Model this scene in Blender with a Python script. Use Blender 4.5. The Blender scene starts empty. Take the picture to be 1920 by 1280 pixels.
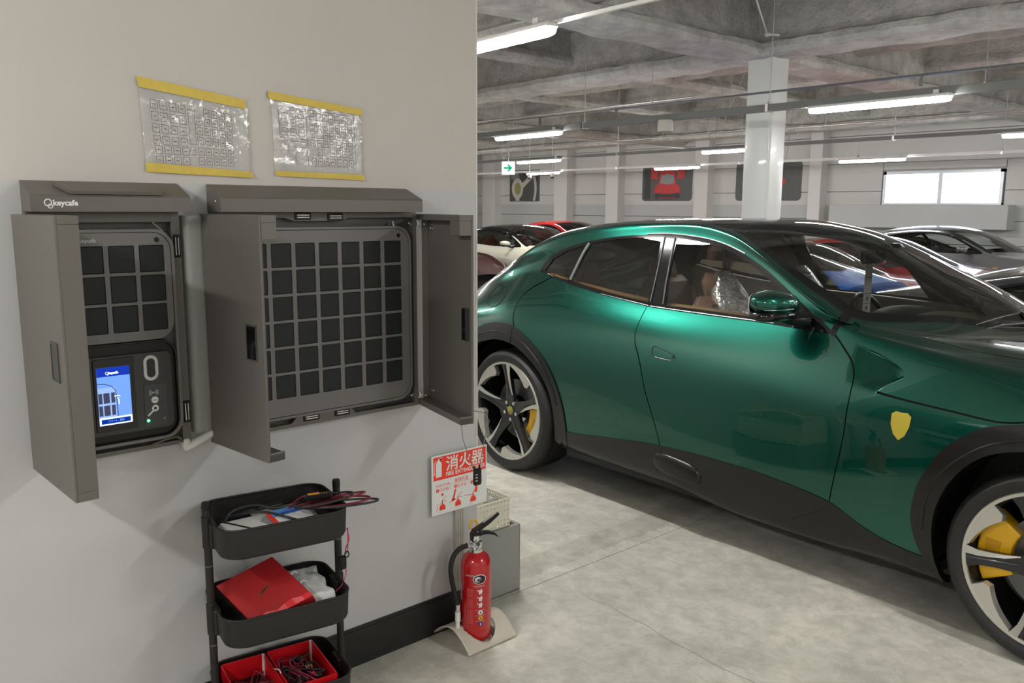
import bpy, bmesh, math, random
import numpy as np
from math import pi, sin, cos, radians as R
from mathutils import Vector, Matrix
from mathutils.geometry import delaunay_2d_cdt
random.seed(7)
SC = bpy.context.scene
COL = SC.collection
# ------------------------------------------------------------------ camera
YAW, PITCH, ROLL, CAMH, FPX = R(48.661), R(9.111), R(0.320), 1.647, 1561.9
fw = Vector((-sin(YAW)*cos(PITCH), cos(YAW)*cos(PITCH), -sin(PITCH)))
rt = Vector((cos(YAW), sin(YAW), 0)); up = rt.cross(fw)
rt2 = rt*cos(ROLL)+up*sin(ROLL); up2 = up*cos(ROLL)-rt*sin(ROLL)
cam = bpy.data.objects.new('camera', bpy.data.cameras.new('camera')); COL.objects.link(cam)
cam.data.sensor_width = 36; cam.data.lens = FPX/1920*36; cam.data.clip_end = 200; cam.data.clip_start = .05
cam.matrix_world = Matrix(((rt2.x, up2.x, -fw.x, 0), (rt2.y, up2.y, -fw.y, 0), (rt2.z, up2.z, -fw.z, CAMH), (0, 0, 0, 1)))
SC.camera = cam
# ------------------------------------------------------------------ world / exposure
W = bpy.data.worlds.new('world'); SC.world = W; W.use_nodes = True
W.node_tree.nodes['Background'].inputs[0].default_value = (.74, .87, 1, 1)
W.node_tree.nodes['Background'].inputs[1].default_value = 9.0
SC.view_settings.view_transform = 'Standard'; SC.view_settings.look = 'None'
SC.view_settings.exposure = 0.28; SC.view_settings.gamma = 1; SC.view_settings.use_curve_mapping = False
LAMP_E = 120.0
# ------------------------------------------------------------------ materials
def srgb(r, g, b):
    f = lambda c: (c/255/12.92) if c/255 <= .04045 else ((c/255+.055)/1.055)**2.4
    return (f(r), f(g), f(b), 1)
def pbr(name, c, rough=.5, metal=0, coat=0, spec=.5, noise=0, nscale=20, bump=0, bscale=60, coat_r=.03, aniso=0):
    m = bpy.data.materials.new(name); m.use_nodes = True; nt = m.node_tree; p = nt.nodes['Principled BSDF']
    p.inputs['Base Color'].default_value = c; p.inputs['Roughness'].default_value = rough
    p.inputs['Metallic'].default_value = metal; p.inputs['Coat Weight'].default_value = coat
    p.inputs['Coat Roughness'].default_value = coat_r; p.inputs['Specular IOR Level'].default_value = spec
    if noise or bump:
        tc = nt.nodes.new('ShaderNodeTexCoord')
    if noise:
        n = nt.nodes.new('ShaderNodeTexNoise'); n.inputs['Scale'].default_value = nscale; n.inputs['Detail'].default_value = 6
        nt.links.new(tc.outputs['Object'], n.inputs['Vector'])
        mx = nt.nodes.new('ShaderNodeMix'); mx.data_type = 'RGBA'
        mx.inputs['A'].default_value = tuple(min(1, x*(1-noise)) for x in c[:3])+(1,)
        mx.inputs['B'].default_value = tuple(min(1, x*(1+noise)) for x in c[:3])+(1,)
        nt.links.new(n.outputs['Fac'], mx.inputs['Factor']); nt.links.new(mx.outputs['Result'], p.inputs['Base Color'])
    if bump:
        n2 = nt.nodes.new('ShaderNodeTexNoise'); n2.inputs['Scale'].default_value = bscale; n2.inputs['Detail'].default_value = 8
        nt.links.new(tc.outputs['Object'], n2.inputs['Vector'])
        b = nt.nodes.new('ShaderNodeBump'); b.inputs['Strength'].default_value = bump; b.inputs['Distance'].default_value = .02
        nt.links.new(n2.outputs['Fac'], b.inputs['Height']); nt.links.new(b.outputs['Normal'], p.inputs['Normal'])
    return m
def emit(name, c, s):
    m = bpy.data.materials.new(name); m.use_nodes = True; nt = m.node_tree; nt.nodes.clear()
    e = nt.nodes.new('ShaderNodeEmission'); e.inputs[0].default_value = c; e.inputs[1].default_value = s
    o = nt.nodes.new('ShaderNodeOutputMaterial'); nt.links.new(e.outputs[0], o.inputs[0]); return m
def glassy(name, tint, refl=1.0, rough=0.0, wrinkle=0, ior=1.5, wscale=30):
    m = bpy.data.materials.new(name); m.use_nodes = True; nt = m.node_tree; nt.nodes.clear()
    t = nt.nodes.new('ShaderNodeBsdfTransparent'); t.inputs[0].default_value = tint
    g = nt.nodes.new('ShaderNodeBsdfGlossy'); g.inputs['Roughness'].default_value = rough
    g.inputs['Color'].default_value = (refl, refl, refl, 1)
    f = nt.nodes.new('ShaderNodeFresnel'); f.inputs[0].default_value = ior
    x = nt.nodes.new('ShaderNodeMixShader'); o = nt.nodes.new('ShaderNodeOutputMaterial')
    nt.links.new(f.outputs[0], x.inputs[0]); nt.links.new(t.outputs[0], x.inputs[1]); nt.links.new(g.outputs[0], x.inputs[2])
    nt.links.new(x.outputs[0], o.inputs[0])
    if wrinkle:
        tc = nt.nodes.new('ShaderNodeTexCoord'); n = nt.nodes.new('ShaderNodeTexNoise')
        n.inputs['Scale'].default_value = wscale; n.inputs['Detail'].default_value = 3; n.inputs['Distortion'].default_value = 1.5
        b = nt.nodes.new('ShaderNodeBump'); b.inputs['Strength'].default_value = wrinkle; b.inputs['Distance'].default_value = .01
        nt.links.new(tc.outputs['Object'], n.inputs['Vector']); nt.links.new(n.outputs['Fac'], b.inputs['Height'])
        nt.links.new(b.outputs[0], g.inputs['Normal']); nt.links.new(b.outputs[0], f.inputs['Normal'])
    return m
M = {}
M['cab'] = pbr('cabinet_grey', srgb(100, 96, 90), .42, bump=.05, bscale=900)
M['cab_in'] = pbr('cabinet_inner', srgb(74, 74, 72), .45)
M['cab_panel'] = pbr('cabinet_panel', srgb(112, 110, 109), .45)
M['cell'] = pbr('cell_dark', srgb(38, 40, 41), .5, spec=.25)
M['black'] = pbr('black_plastic', (.007, .007, .007, 1), .4, spec=.35)
M['blackgloss'] = pbr('black_gloss', (.006, .006, .007, 1), .08)
M['rubber'] = pbr('rubber', (.009, .009, .009, 1), .6, bump=.1, bscale=200)
M['chrome'] = pbr('chrome', (.75, .75, .75, 1), .18, 1)
M['steel'] = pbr('galvanised_steel', (.5, .5, .49, 1), .4, .8, noise=.15, nscale=15)
M['white'] = pbr('white_plastic', (.8, .8, .78, 1), .4)
M['ink'] = pbr('grey_ink', (.12, .12, .12, 1), .8)
M['red'] = pbr('red_enamel', srgb(186, 20, 28), .22, coat=.6)
M['redbox'] = pbr('red_card', srgb(168, 26, 28), .5, noise=.12, nscale=12)
M['redbox2'] = pbr('bright_red_card', srgb(205, 10, 25), .45, noise=.1, nscale=12)
M['yellow'] = pbr('yellow_paint', srgb(222, 168, 20), .35)
M['yellowtape'] = pbr('yellow_tape', srgb(212, 186, 84), .6, noise=.1, nscale=60)
M['signred'] = pbr('sign_red', srgb(238, 62, 38), .45)
M['signwhite'] = pbr('sign_white', srgb(226, 228, 226), .35)
M['cartblack'] = pbr('powder_black', srgb(27, 26, 25), .5, bump=.05, bscale=800)
M['cable_r'] = pbr('maroon_cable', srgb(120, 26, 44), .45)
M['cable_p'] = pbr('pink_cable', srgb(200, 60, 100), .45)
M['cable_b'] = pbr('black_cable', (.02, .02, .02, 1), .4)
M['paper'] = pbr('paper', (.80, .79, .77, 1), .7)
M['bagwhite'] = pbr('white_bag', (.68, .69, .68, 1), .3, bump=.5, bscale=22)
M['sleeve'] = glassy('clear_sleeve', (.99, .99, .99, 1), 1, .03, wrinkle=.06, ior=1.5, wscale=40)
M['sleeve2'] = glassy('crinkled_sleeve', (.99, .99, .99, 1), 1, .03, wrinkle=.10, ior=1.65, wscale=60)
M['cling'] = glassy('cling_film', (.93, .93, .92, 1), .9, .08, wrinkle=1.0, ior=1.8, wscale=25)
_n = M['cling'].node_tree; _o = [n for n in _n.nodes if n.type == 'OUTPUT_MATERIAL'][0]; _l = _o.inputs[0].links[0].from_socket
_d = _n.nodes.new('ShaderNodeBsdfDiffuse'); _d.inputs[0].default_value = (.85, .85, .82, 1); _x = _n.nodes.new('ShaderNodeMixShader'); _x.inputs[0].default_value = .18
_n.links.new(_l, _x.inputs[1]); _n.links.new(_d.outputs[0], _x.inputs[2]); _n.links.new(_x.outputs[0], _o.inputs[0])
M['beige'] = pbr('beige_board', srgb(205, 200, 188), .5)
M['greybox'] = pbr('grey_paint_steel', srgb(150, 151, 147), .4)
M['stand'] = pbr('stand_beige', srgb(196, 188, 174), .55, noise=.06, nscale=40)
M['basket'] = pbr('basket_cream', srgb(226, 224, 205), .4)
M['wire'] = pbr('wire_cable', (.25, .25, .25, 1), .3, .6)
# wall paint: warm white above, grey below the line at 1.711 m
def wall_mat(name, top, low, zsplit, bump=.05):
    m = pbr(name, top, .62, bump=bump, bscale=120); nt = m.node_tree; p = nt.nodes['Principled BSDF']
    g = nt.nodes.new('ShaderNodeNewGeometry'); s = nt.nodes.new('ShaderNodeSeparateXYZ')
    nt.links.new(g.outputs['Position'], s.inputs[0])
    c = nt.nodes.new('ShaderNodeMath'); c.operation = 'GREATER_THAN'; c.inputs[1].default_value = zsplit
    nt.links.new(s.outputs['Z'], c.inputs[0])
    tc = nt.nodes.new('ShaderNodeTexCoord'); n = nt.nodes.new('ShaderNodeTexNoise'); n.inputs['Scale'].default_value = 1.6
    n.inputs['Detail'].default_value = 5
    nt.links.new(tc.outputs['Object'], n.inputs['Vector'])
    mx = nt.nodes.new('ShaderNodeMix'); mx.data_type = 'RGBA'; mx.inputs['A'].default_value = low; mx.inputs['B'].default_value = top
    nt.links.new(c.outputs[0], mx.inputs['Factor'])
    hs = nt.nodes.new('ShaderNodeMix'); hs.data_type = 'RGBA'; hs.blend_type = 'MULTIPLY'; hs.inputs['Factor'].default_value = .12
    nt.links.new(mx.outputs['Result'], hs.inputs['A']); nt.links.new(n.outputs['Fac'], hs.inputs['B'])
    nt.links.new(hs.outputs['Result'], p.inputs['Base Color']); return m
M['wall'] = wall_mat('painted_wall', (.60, .56, .52, 1), (.56, .56, .555, 1), 1.711)
M['wall_back'] = wall_mat('painted_back_wall', (.62, .61, .59, 1), (.50, .51, .51, 1), 1.757)
M['pilaster'] = pbr('pilaster_paint', (.66, .65, .63, 1), .6)
M['lime'] = pbr('column_paint', (.66, .67, .63, 1), .3, coat=.15)
# sprayed fireproofing
def fireproof():
    m = pbr('sprayed_rockwool', (.3, .3, .29, 1), .95); nt = m.node_tree; p = nt.nodes['Principled BSDF']
    tc = nt.nodes.new('ShaderNodeTexCoord')
    n = nt.nodes.new('ShaderNodeTexNoise'); n.inputs['Scale'].default_value = 3.5; n.inputs['Detail'].default_value = 12; n.inputs['Roughness'].default_value = .72
    nt.links.new(tc.outputs['Object'], n.inputs['Vector'])
    r = nt.nodes.new('ShaderNodeValToRGB'); r.color_ramp.elements[0].position = .32; r.color_ramp.elements[1].position = .7
    r.color_ramp.elements[0].color = (.34, .335, .315, 1); r.color_ramp.elements[1].color = (.66, .65, .61, 1)
    nt.links.new(n.outputs['Fac'], r.inputs[0]); nt.links.new(r.outputs[0], p.inputs['Base Color'])
    n2 = nt.nodes.new('ShaderNodeTexNoise'); n2.inputs['Scale'].default_value = 22; n2.inputs['Detail'].default_value = 5
    nt.links.new(tc.outputs['Object'], n2.inputs['Vector'])
    b = nt.nodes.new('ShaderNodeBump'); b.inputs['Strength'].default_value = .9; b.inputs['Distance'].default_value = .028
    nt.links.new(n2.outputs['Fac'], b.inputs['Height']); nt.links.new(b.outputs[0], p.inputs['Normal']); return m
M['rock'] = fireproof()
def concrete():
    m = pbr('trowelled_concrete', (.5, .49, .45, 1), .42, spec=.35); nt = m.node_tree; p = nt.nodes['Principled BSDF']
    tc = nt.nodes.new('ShaderNodeTexCoord')
    def noise(s, d, ro=.6, dist=0):
        n = nt.nodes.new('ShaderNodeTexNoise'); n.inputs['Scale'].default_value = s; n.inputs['Detail'].default_value = d
        n.inputs['Roughness'].default_value = ro; n.inputs['Distortion'].default_value = dist
        nt.links.new(tc.outputs['Object'], n.inputs['Vector']); return n
    a = noise(1.1, 10, .62, .6); r = nt.nodes.new('ShaderNodeValToRGB')
    r.color_ramp.elements[0].position = .33; r.color_ramp.elements[1].position = .66
    r.color_ramp.elements[0].color = (.47, .46, .40, 1); r.color_ramp.elements[1].color = (.74, .715, .62, 1)
    nt.links.new(a.outputs['Fac'], r.inputs[0])
    b = noise(11, 12, .72, .4); r2 = nt.nodes.new('ShaderNodeValToRGB')
    r2.color_ramp.elements[0].position = .36; r2.color_ramp.elements[1].position = .6
    r2.color_ramp.elements[0].color = (.66, .67, .66, 1); r2.color_ramp.elements[1].color = (1, 1, 1, 1)
    nt.links.new(b.outputs['Fac'], r2.inputs[0])
    mx = nt.nodes.new('ShaderNodeMix'); mx.data_type = 'RGBA'; mx.blend_type = 'MULTIPLY'; mx.inputs['Factor'].default_value = .8
    nt.links.new(r.outputs[0], mx.inputs['A']); nt.links.new(r2.outputs[0], mx.inputs['B'])
    c = noise(70, 6); r3 = nt.nodes.new('ShaderNodeValToRGB'); r3.color_ramp.elements[0].position = .29; r3.color_ramp.elements[1].position = .4
    r3.color_ramp.elements[0].color = (.62, .62, .6, 1); r3.color_ramp.elements[1].color = (1, 1, 1, 1)
    nt.links.new(c.outputs['Fac'], r3.inputs[0])
    mx2 = nt.nodes.new('ShaderNodeMix'); mx2.data_type = 'RGBA'; mx2.blend_type = 'MULTIPLY'; mx2.inputs['Factor'].default_value = .55
    nt.links.new(mx.outputs['Result'], mx2.inputs['A']); nt.links.new(r3.outputs[0], mx2.inputs['B'])
    gp = nt.nodes.new('ShaderNodeNewGeometry'); sp = nt.nodes.new('ShaderNodeSeparateXYZ'); nt.links.new(gp.outputs['Position'], sp.inputs[0])
    # trowel-worn strip alongside the saw cut
    ad = nt.nodes.new('ShaderNodeMath'); ad.operation = 'MULTIPLY_ADD'; ad.inputs[1].default_value = .12; nt.links.new(b.outputs['Fac'], ad.inputs[0]); nt.links.new(sp.outputs['X'], ad.inputs[2])
    cp = nt.nodes.new('ShaderNodeMath'); cp.operation = 'COMPARE'; cp.inputs[1].default_value = -2.63; cp.inputs[2].default_value = .085; nt.links.new(ad.outputs[0], cp.inputs[0])
    yy = nt.nodes.new('ShaderNodeMath'); yy.operation = 'GREATER_THAN'; yy.inputs[1].default_value = 2.3; nt.links.new(sp.outputs['Y'], yy.inputs[0])
    ml = nt.nodes.new('ShaderNodeMath'); ml.operation = 'MULTIPLY'; nt.links.new(cp.outputs[0], ml.inputs[0]); nt.links.new(yy.outputs[0], ml.inputs[1])
    ms = nt.nodes.new('ShaderNodeMath'); ms.operation = 'MULTIPLY'; ms.inputs[1].default_value = .5; nt.links.new(ml.outputs[0], ms.inputs[0])
    mx3 = nt.nodes.new('ShaderNodeMix'); mx3.data_type = 'RGBA'; mx3.blend_type = 'MULTIPLY'; mx3.inputs['B'].default_value = (.66, .66, .65, 1)
    nt.links.new(ms.outputs[0], mx3.inputs['Factor']); nt.links.new(mx2.outputs['Result'], mx3.inputs['A'])
    nt.links.new(mx3.outputs['Result'], p.inputs['Base Color'])
    rr = nt.nodes.new('ShaderNodeMapRange'); rr.inputs[3].default_value = .34; rr.inputs[4].default_value = .62
    nt.links.new(b.outputs['Fac'], rr.inputs[0]); nt.links.new(rr.outputs[0], p.inputs['Roughness'])
    bp = nt.nodes.new('ShaderNodeBump'); bp.inputs['Strength'].default_value = .25; bp.inputs['Distance'].default_value = .01
    nt.links.new(b.outputs['Fac'], bp.inputs['Height']); nt.links.new(bp.outputs[0], p.inputs['Normal']); return m
M['concrete'] = concrete()
M['lamp'] = emit('lamp_diffuser', (1, .985, .96, 1), LAMP_E)
M['lamp_house'] = pbr('lamp_housing', (.75, .75, .74, 1), .4)

# ------------------------------------------------------------------ mesh helpers
class MB:
    def __init__(s): s.v = []; s.f = []
    def add(s, vs, fs):
        o = len(s.v); s.v += [tuple(v) for v in vs]; s.f += [tuple(i+o for i in f) for f in fs]; return s
    def box(s, c, d, rz=0, ch=0, mat=None):
        """box centred c with size d, chamfered ch"""
        x, y, z = [k/2 for k in d]; cc, ss = cos(rz), sin(rz)
        if ch <= 0:
            P = [(a*x, b*y, e*z) for e in (-1, 1) for a, b in ((-1, -1), (1, -1), (1, 1), (-1, 1))]
            F = [(3, 2, 1, 0), (4, 5, 6, 7), (0, 1, 5, 4), (1, 2, 6, 5), (2, 3, 7, 6), (3, 0, 4, 7)]
        else:
            k = min(ch, x*.95, y*.95, z*.95)
            def ring(i, zz): return [(-x+i, -y+k, zz), (-x+k, -y+i, zz), (x-k, -y+i, zz), (x-i, -y+k, zz), (x-i, y-k, zz), (x-k, y-i, zz), (-x+k, y-i, zz), (-x+i, y-k, zz)]
            P = ring(k, -z)+ring(0, -z+k)+ring(0, z-k)+ring(k, z)
            F = [tuple(range(7, -1, -1)), tuple(range(24, 32))]
            for r in range(3):
                for i in range(8):
                    j = (i+1) % 8; F.append((r*8+i, r*8+j, r*8+8+j, r*8+8+i))
        if mat is not None: P = [mat @ Vector(p) for p in P]
        else: P = [(p[0]*cc-p[1]*ss, p[0]*ss+p[1]*cc, p[2]) for p in P]
        return s.add([(p[0]+c[0], p[1]+c[1], p[2]+c[2]) for p in P], F)
    def bx(s, x0, x1, y0, y1, z0, z1, ch=0): return s.box(((x0+x1)/2, (y0+y1)/2, (z0+z1)/2), (abs(x1-x0), abs(y1-y0), abs(z1-z0)), 0, ch)
    def tube(s, pts, r, n=8, closed=False, cap=True):
        pts = [Vector(p) for p in pts]; N = len(pts); rr = r if isinstance(r, (list, tuple)) else [r]*N
        o = len(s.v); prev = None
        for i, p in enumerate(pts):
            if closed: t = pts[(i+1) % N]-pts[i-1]
            else: t = pts[min(i+1, N-1)]-pts[max(i-1, 0)]
            t.normalize()
            if prev is None:
                a = Vector((0, 0, 1)) if abs(t.z) < .9 else Vector((1, 0, 0)); e1 = t.cross(a).normalized()
            else:
                e1 = (prev-t*prev.dot(t)).normalized()
            prev = e1; e2 = t.cross(e1)
            for k in range(n):
                a = 2*pi*k/n; s.v.append(tuple(p+(e1*cos(a)+e2*sin(a))*rr[i]))
        for i in range(N if closed else N-1):
            for k in range(n):
                a = o+i*n+k; b = o+i*n+(k+1) % n; j = (i+1) % N
                s.f.append((a, b, o+j*n+(k+1) % n, o+j*n+k))
        if cap and not closed:
            s.f.append(tuple(o+k for k in range(n-1, -1, -1))); s.f.append(tuple(o+(N-1)*n+k for k in range(n)))
        return s
    def cyl(s, p0, p1, r, n=16, r2=None): return s.tube([p0, p1], [r, r if r2 is None else r2], n)
    def lathe(s, prof, c=(0, 0, 0), axis='z', n=32, closed=False):
        o = len(s.v); m = len(prof)
        for i in range(n):
            a = 2*pi*i/n
            for r, h in prof:
                if axis == 'z': q = (r*cos(a), r*sin(a), h)
                elif axis == 'y': q = (r*cos(a), h, r*sin(a))
                else: q = (h, r*cos(a), r*sin(a))
                s.v.append((q[0]+c[0], q[1]+c[1], q[2]+c[2]))
        for i in range(n):
            j = (i+1) % n
            for k in range(m if closed else m-1):
                l = (k+1) % m
                q = (o+i*m+k, o+j*m+k, o+j*m+l, o+i*m+l)
                s.f.append(q if axis != 'y' else q[::-1])
        return s
    def prism(s, poly, fn, h0, h1):
        """poly 2D list; fn(a,b,h)->xyz"""
        n = len(poly); o = len(s.v)
        for h in (h0, h1): s.v += [tuple(fn(a, b, h)) for a, b in poly]
        s.f.append(tuple(o+n-1-i for i in range(n))); s.f.append(tuple(o+n+i for i in range(n)))
        for i in range(n): s.f.append((o+i, o+(i+1) % n, o+n+(i+1) % n, o+n+i))
        return s
    def ell(s, c, r, n=16, m=10, mat=None, pw=1.0):
        o = len(s.v)
        sg = lambda x: math.copysign(abs(x)**pw, x)
        for i in range(m+1):
            t = pi*i/m
            for k in range(n):
                a = 2*pi*k/n; q = Vector((r[0]*sg(sin(t))*sg(cos(a)), r[1]*sg(sin(t))*sg(sin(a)), r[2]*sg(cos(t))))
                if mat is not None: q = mat @ q
                s.v.append((q[0]+c[0], q[1]+c[1], q[2]+c[2]))
        for i in range(m):
            for k in range(n):
                s.f.append((o+i*n+k, o+(i+1)*n+k, o+(i+1)*n+(k+1) % n, o+i*n+(k+1) % n))
        return s
def rrect(w, h, r, n=5, cx=0, cy=0):
    P = []
    for sx, sy, a0 in ((1, 1, 0), (-1, 1, 90), (-1, -1, 180), (1, -1, 270)):
        for i in range(n+1):
            a = R(a0+90*i/n); P.append((cx+sx*(w/2-r)+r*cos(a), cy+sy*(h/2-r)+r*sin(a)))
    return P
def link(o, parent=None):
    COL.objects.link(o)
    if parent is not None: o.parent = parent
    return o
def origin_of(p):
    v = Vector((0, 0, 0))
    while p is not None: v = v+p.location; p = p.parent
    return v
def obj(name, mb, mat, parent=None, smooth=None, local=False, **props):
    me = bpy.data.meshes.new(name)
    off = Vector((0, 0, 0)) if (parent is None or local) else origin_of(parent)
    me.from_pydata([(v[0]-off.x, v[1]-off.y, v[2]-off.z) for v in mb.v], [], mb.f)
    me.update(); me.materials.append(mat)
    if smooth is not None:
        for p in me.polygons: p.use_smooth = True
        if smooth < 180:
            try: me.set_sharp_from_angle(angle=R(smooth))
            except Exception: pass
    o = bpy.data.objects.new(name, me); link(o, parent)
    for k, v in props.items(): o[k] = v
    return o
def thing(name, label, cat, loc=(0, 0, 0), rz=0, group=None):
    o = bpy.data.objects.new(name, None); o.empty_display_size = .1; COL.objects.link(o)
    o.location = loc; o.rotation_euler = (0, 0, rz); o['label'] = label; o['category'] = cat
    if group: o['group'] = group
    return o
def tag(o, label, cat, group=None):
    o['label'] = label; o['category'] = cat
    if group: o['group'] = group
    return o
def struct(name, mb, mat, parent=None, smooth=None):
    o = obj(name, mb, mat, parent, smooth)
    if parent is None: o['kind'] = 'structure'
    return o
def copy_tree(o, parent=None, loc=None, rz=None):
    c = o.copy(); COL.objects.link(c)
    if parent is not None: c.parent = parent
    if loc is not None: c.location = loc
    if rz is not None: c.rotation_euler = (0, 0, rz)
    for ch in list(o.children): copy_tree(ch, c)
    return c
def text(name, body, size, mat, parent, M4, align='LEFT', depth=.0004, bold=0, sx=1):
    """flat lettering; M4 maps text xy to world"""
    cu = bpy.data.curves.new(name, 'FONT'); cu.body = body; cu.size = size; cu.align_x = align; cu.extrude = depth; cu.offset = bold
    cu.resolution_u = 3
    t = bpy.data.objects.new(name, cu); COL.objects.link(t)
    bpy.context.view_layer.update()
    me = bpy.data.meshes.new_from_object(t.evaluated_get(bpy.context.evaluated_depsgraph_get()))
    bpy.data.objects.remove(t); me.materials.clear(); me.materials.append(mat)
    off = origin_of(parent)
    me.transform(Matrix.Translation(-off) @ M4 @ Matrix.Diagonal((sx, 1, 1, 1)))
    o = bpy.data.objects.new(name, me); link(o, parent); return o
def on_wall(x, y, z):          # text frame on a surface facing +X: text x -> +Y, text y -> +Z
    return Matrix(((0, 0, 1, x), (1, 0, 0, y), (0, 1, 0, z), (0, 0, 0, 1)))
WX = -2.48
# ================================================================== STRUCTURE
struct('floor', MB().bx(-28, 14, -10, 18.4, -.2, 0), M['concrete'])
g = MB()
for (x0, y0, x1, y1) in ((-2.53, -9, -2.53, 18), (1.9, -9, 1.9, 18), (-6.9, 2.2, -6.9, 18), (-26, 7.0, 12, 7.0), (-26, 11.4, 12, 11.4)):
    if x0 == x1: g.bx(x0-.0013, x0+.0013, y0, y1, .0002, .0009)
    else: g.bx(x0, x1, y0-.0010, y0+.0010, .0002, .0007)
ck = [(-2.36, 2.475), (-2.277, 2.462), (-2.19, 2.480), (-2.09, 2.462), (-1.974, 2.466), (-1.85, 2.438), (-1.738, 2.44), (-1.602, 2.426), (-1.485, 2.436), (-1.2, 2.40), (-.7, 2.42)]
for i in range(len(ck)-1):
    a = Vector(ck[i]); b = Vector(ck[i+1]); n_ = Vector((-(b-a).y, (b-a).x)).normalized()*.0012
    g.add([(a.x-n_.x, a.y-n_.y, .0008), (b.x-n_.x*.4, b.y-n_.y*.4, .0008), (b.x+n_.x*.4, b.y+n_.y*.4, .0008), (a.x+n_.x, a.y+n_.y, .0008)], [(0, 1, 2, 3)])
struct('trim_1', g, pbr('saw_cut_joint', (.22, .215, .19, 1), .9))
# partition (left wall) : a block whose +X face carries the lockers
struct('wall_left', MB().bx(-9.5, WX, -10, 2.0, 0, 3.94), M['wall'])
struct('baseboard_left', MB().bx(WX, WX+.006, -10, 1.995, 0, .149).bx(WX, WX+.0085, -10, 1.995, 0, .137), pbr('baseboard_black', srgb(30, 30, 30), .45))
struct('trim_2', MB().bx(WX-.006, WX+.0015, 1.997, 2.0025, 0, 3.3), pbr('corner_bead', (.7, .7, .67, 1), .5))
struct('wall_front', MB().bx(-28, 14, -10.2, -10, 0, 3.95), M['wall'])
struct('wall_right', MB().bx(13.8, 14, -10, 18, 0, 3.95), M['wall'])
struct('wall_far_left', MB().bx(-28.2, -28, -10, 18.4, 0, 3.95), M['wall'])
struct('ceiling', MB().bx(-28, 14, -10, 18.4, 3.95, 4.1), M['rock'])
# --- back wall of stacked panels between pilasters
YB = 18.0
wins = [(-8.41, -6.06, 1.757, 2.45), (-3.6, -1.2, 1.757, 2.45), (2.0, 4.4, 1.757, 2.45)]
wb = MB()
xs = [-28]+[v for w in wins for v in w[:2]]+[14]
for i in range(0, len(xs), 2): wb.bx(xs[i], xs[i+1], YB+.1, YB+.3, 0, 3.95)
for w in wins: wb.bx(w[0], w[1], YB+.1, YB+.3, 0, w[2]).bx(w[0], w[1], YB+.1, YB+.3, w[3], 3.95)
wall_back = struct('wall_back', wb, M['wall_back'])
pil = [(-25.7, .5), (-21.35, .62), (-18.0, .55), (-15.95, .46), (-12.95, .42), (-9.85, .3), (-4.75, .4), (-.2, .4), (4.9, .4), (9.4, .4)]
def panel(x0, x1, z0, z1):
    o = obj('panel', MB().box(((x0+x1)/2, YB+.05, (z0+z1)/2), (x1-x0-.012, .1, z1-z0-.012), 0, .004), M['wall_back'], wall_back)
edges = [-28]+[p[0] for p in pil]+[14]
zr = [0, .48, .96, 1.44, 2.04, 2.64, 3.24, 3.9]
for a, b in zip(edges[:-1], edges[1:]):
    for z0, z1 in zip(zr[:-1], zr[1:]):
        segs = [(a, b)]
        for w in wins:
            if w[0] < b and w[1] > a and z0 < w[3]-.02 and z1 > w[2]+.02:
                segs = [s for s in ((a, w[0]-.03), (w[1]+.03, b)) if s[1]-s[0] > .1]
                if z0 < w[2]-.05: panel(w[0]-.03, w[1]+.03, z0, w[2])
                if z1 > w[3]+.05: panel(w[0]-.03, w[1]+.03, w[3]+.03, z1)
        for s in segs: panel(s[0], s[1], z0, z1)
for i, (x, w) in enumerate(pil):
    struct('pilaster', MB().box((x, YB-.14, 1.95), (w, .3, 3.9), 0, .01), M['pilaster'])
struct('wall_ledge', MB().box((-7.6, YB-.2, 1.515), (3.6, .42, .475), 0, .01), M['wall_back'])
for i, w in enumerate(wins):
    f = MB(); t = .06
    f.bx(w[0], w[0]+t, YB-.02, YB+.12, w[2], w[3]).bx(w[1]-t, w[1], YB-.02, YB+.12, w[2], w[3]).bx(w[0], w[1], YB-.02, YB+.12, w[3]-t, w[3]).bx(w[0], w[1], YB-.03, YB+.12, w[2], w[2]+t*.6)
    mid = (w[0]+w[1])/2; f.bx(mid-.04, mid+.04, YB-.01, YB+.12, w[2], w[3])
    wo = struct('window_%d' % (i+1), f, pbr('aluminium_frame', (.6, .62, .65, 1), .4, .5))
    for x0, x1 in ((w[0]+t, mid-.04), (mid+.04, w[1]-t)):
        obj('pane', MB().bx(x0, x1, YB+.06, YB+.066, w[2]+.03, w[3]-t), glassy('window_glass', (.97, .98, 1, 1), .6), wo)
# --- sprayed beams
from mathutils import noise as mn
def beam(p0, p1, zb, fwid, web, zt=3.96, seed=0, step=.16):
    p0 = Vector(p0); p1 = Vector(p1); d = (p1-p0); L = d.length; d.normalize(); s = Vector((-d.y, d.x)); n = int(L/step)
    a, w = fwid/2, web/2; ft = .13
    prof = [(-w, zt), (-w, zb+ft+.09), (-w-.03, zb+ft+.03), (-a+.02, zb+ft), (-a, zb+ft*.5), (-a+.03, zb+.01), (-a*.5, zb), (0, zb), (a*.5, zb), (a-.03, zb+.01), (a, zb+ft*.5), (a-.02, zb+ft), (w+.03, zb+ft+.03), (w, zb+ft+.09), (w, zt)]
    mb = MB()
    for i in range(n+1):
        c = p0+d*(L*i/n)
        for j, (h, z) in enumerate(prof):
            q = Vector((c.x+s.x*h, c.y+s.y*h, z))
            nn = mn.noise_vector(q*2.3+Vector((seed, 0, 0)))*.018+mn.noise_vector(q*9+Vector((0, seed, 0)))*.016
            if j in (0, len(prof)-1): nn.z = 0
            mb.v.append(tuple(q+nn))
    m = len(prof)
    for i in range(n):
        for j in range(m-1): mb.f.append((i*m+j, i*m+j+1, (i+1)*m+j+1, (i+1)*m+j))
    return mb
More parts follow.
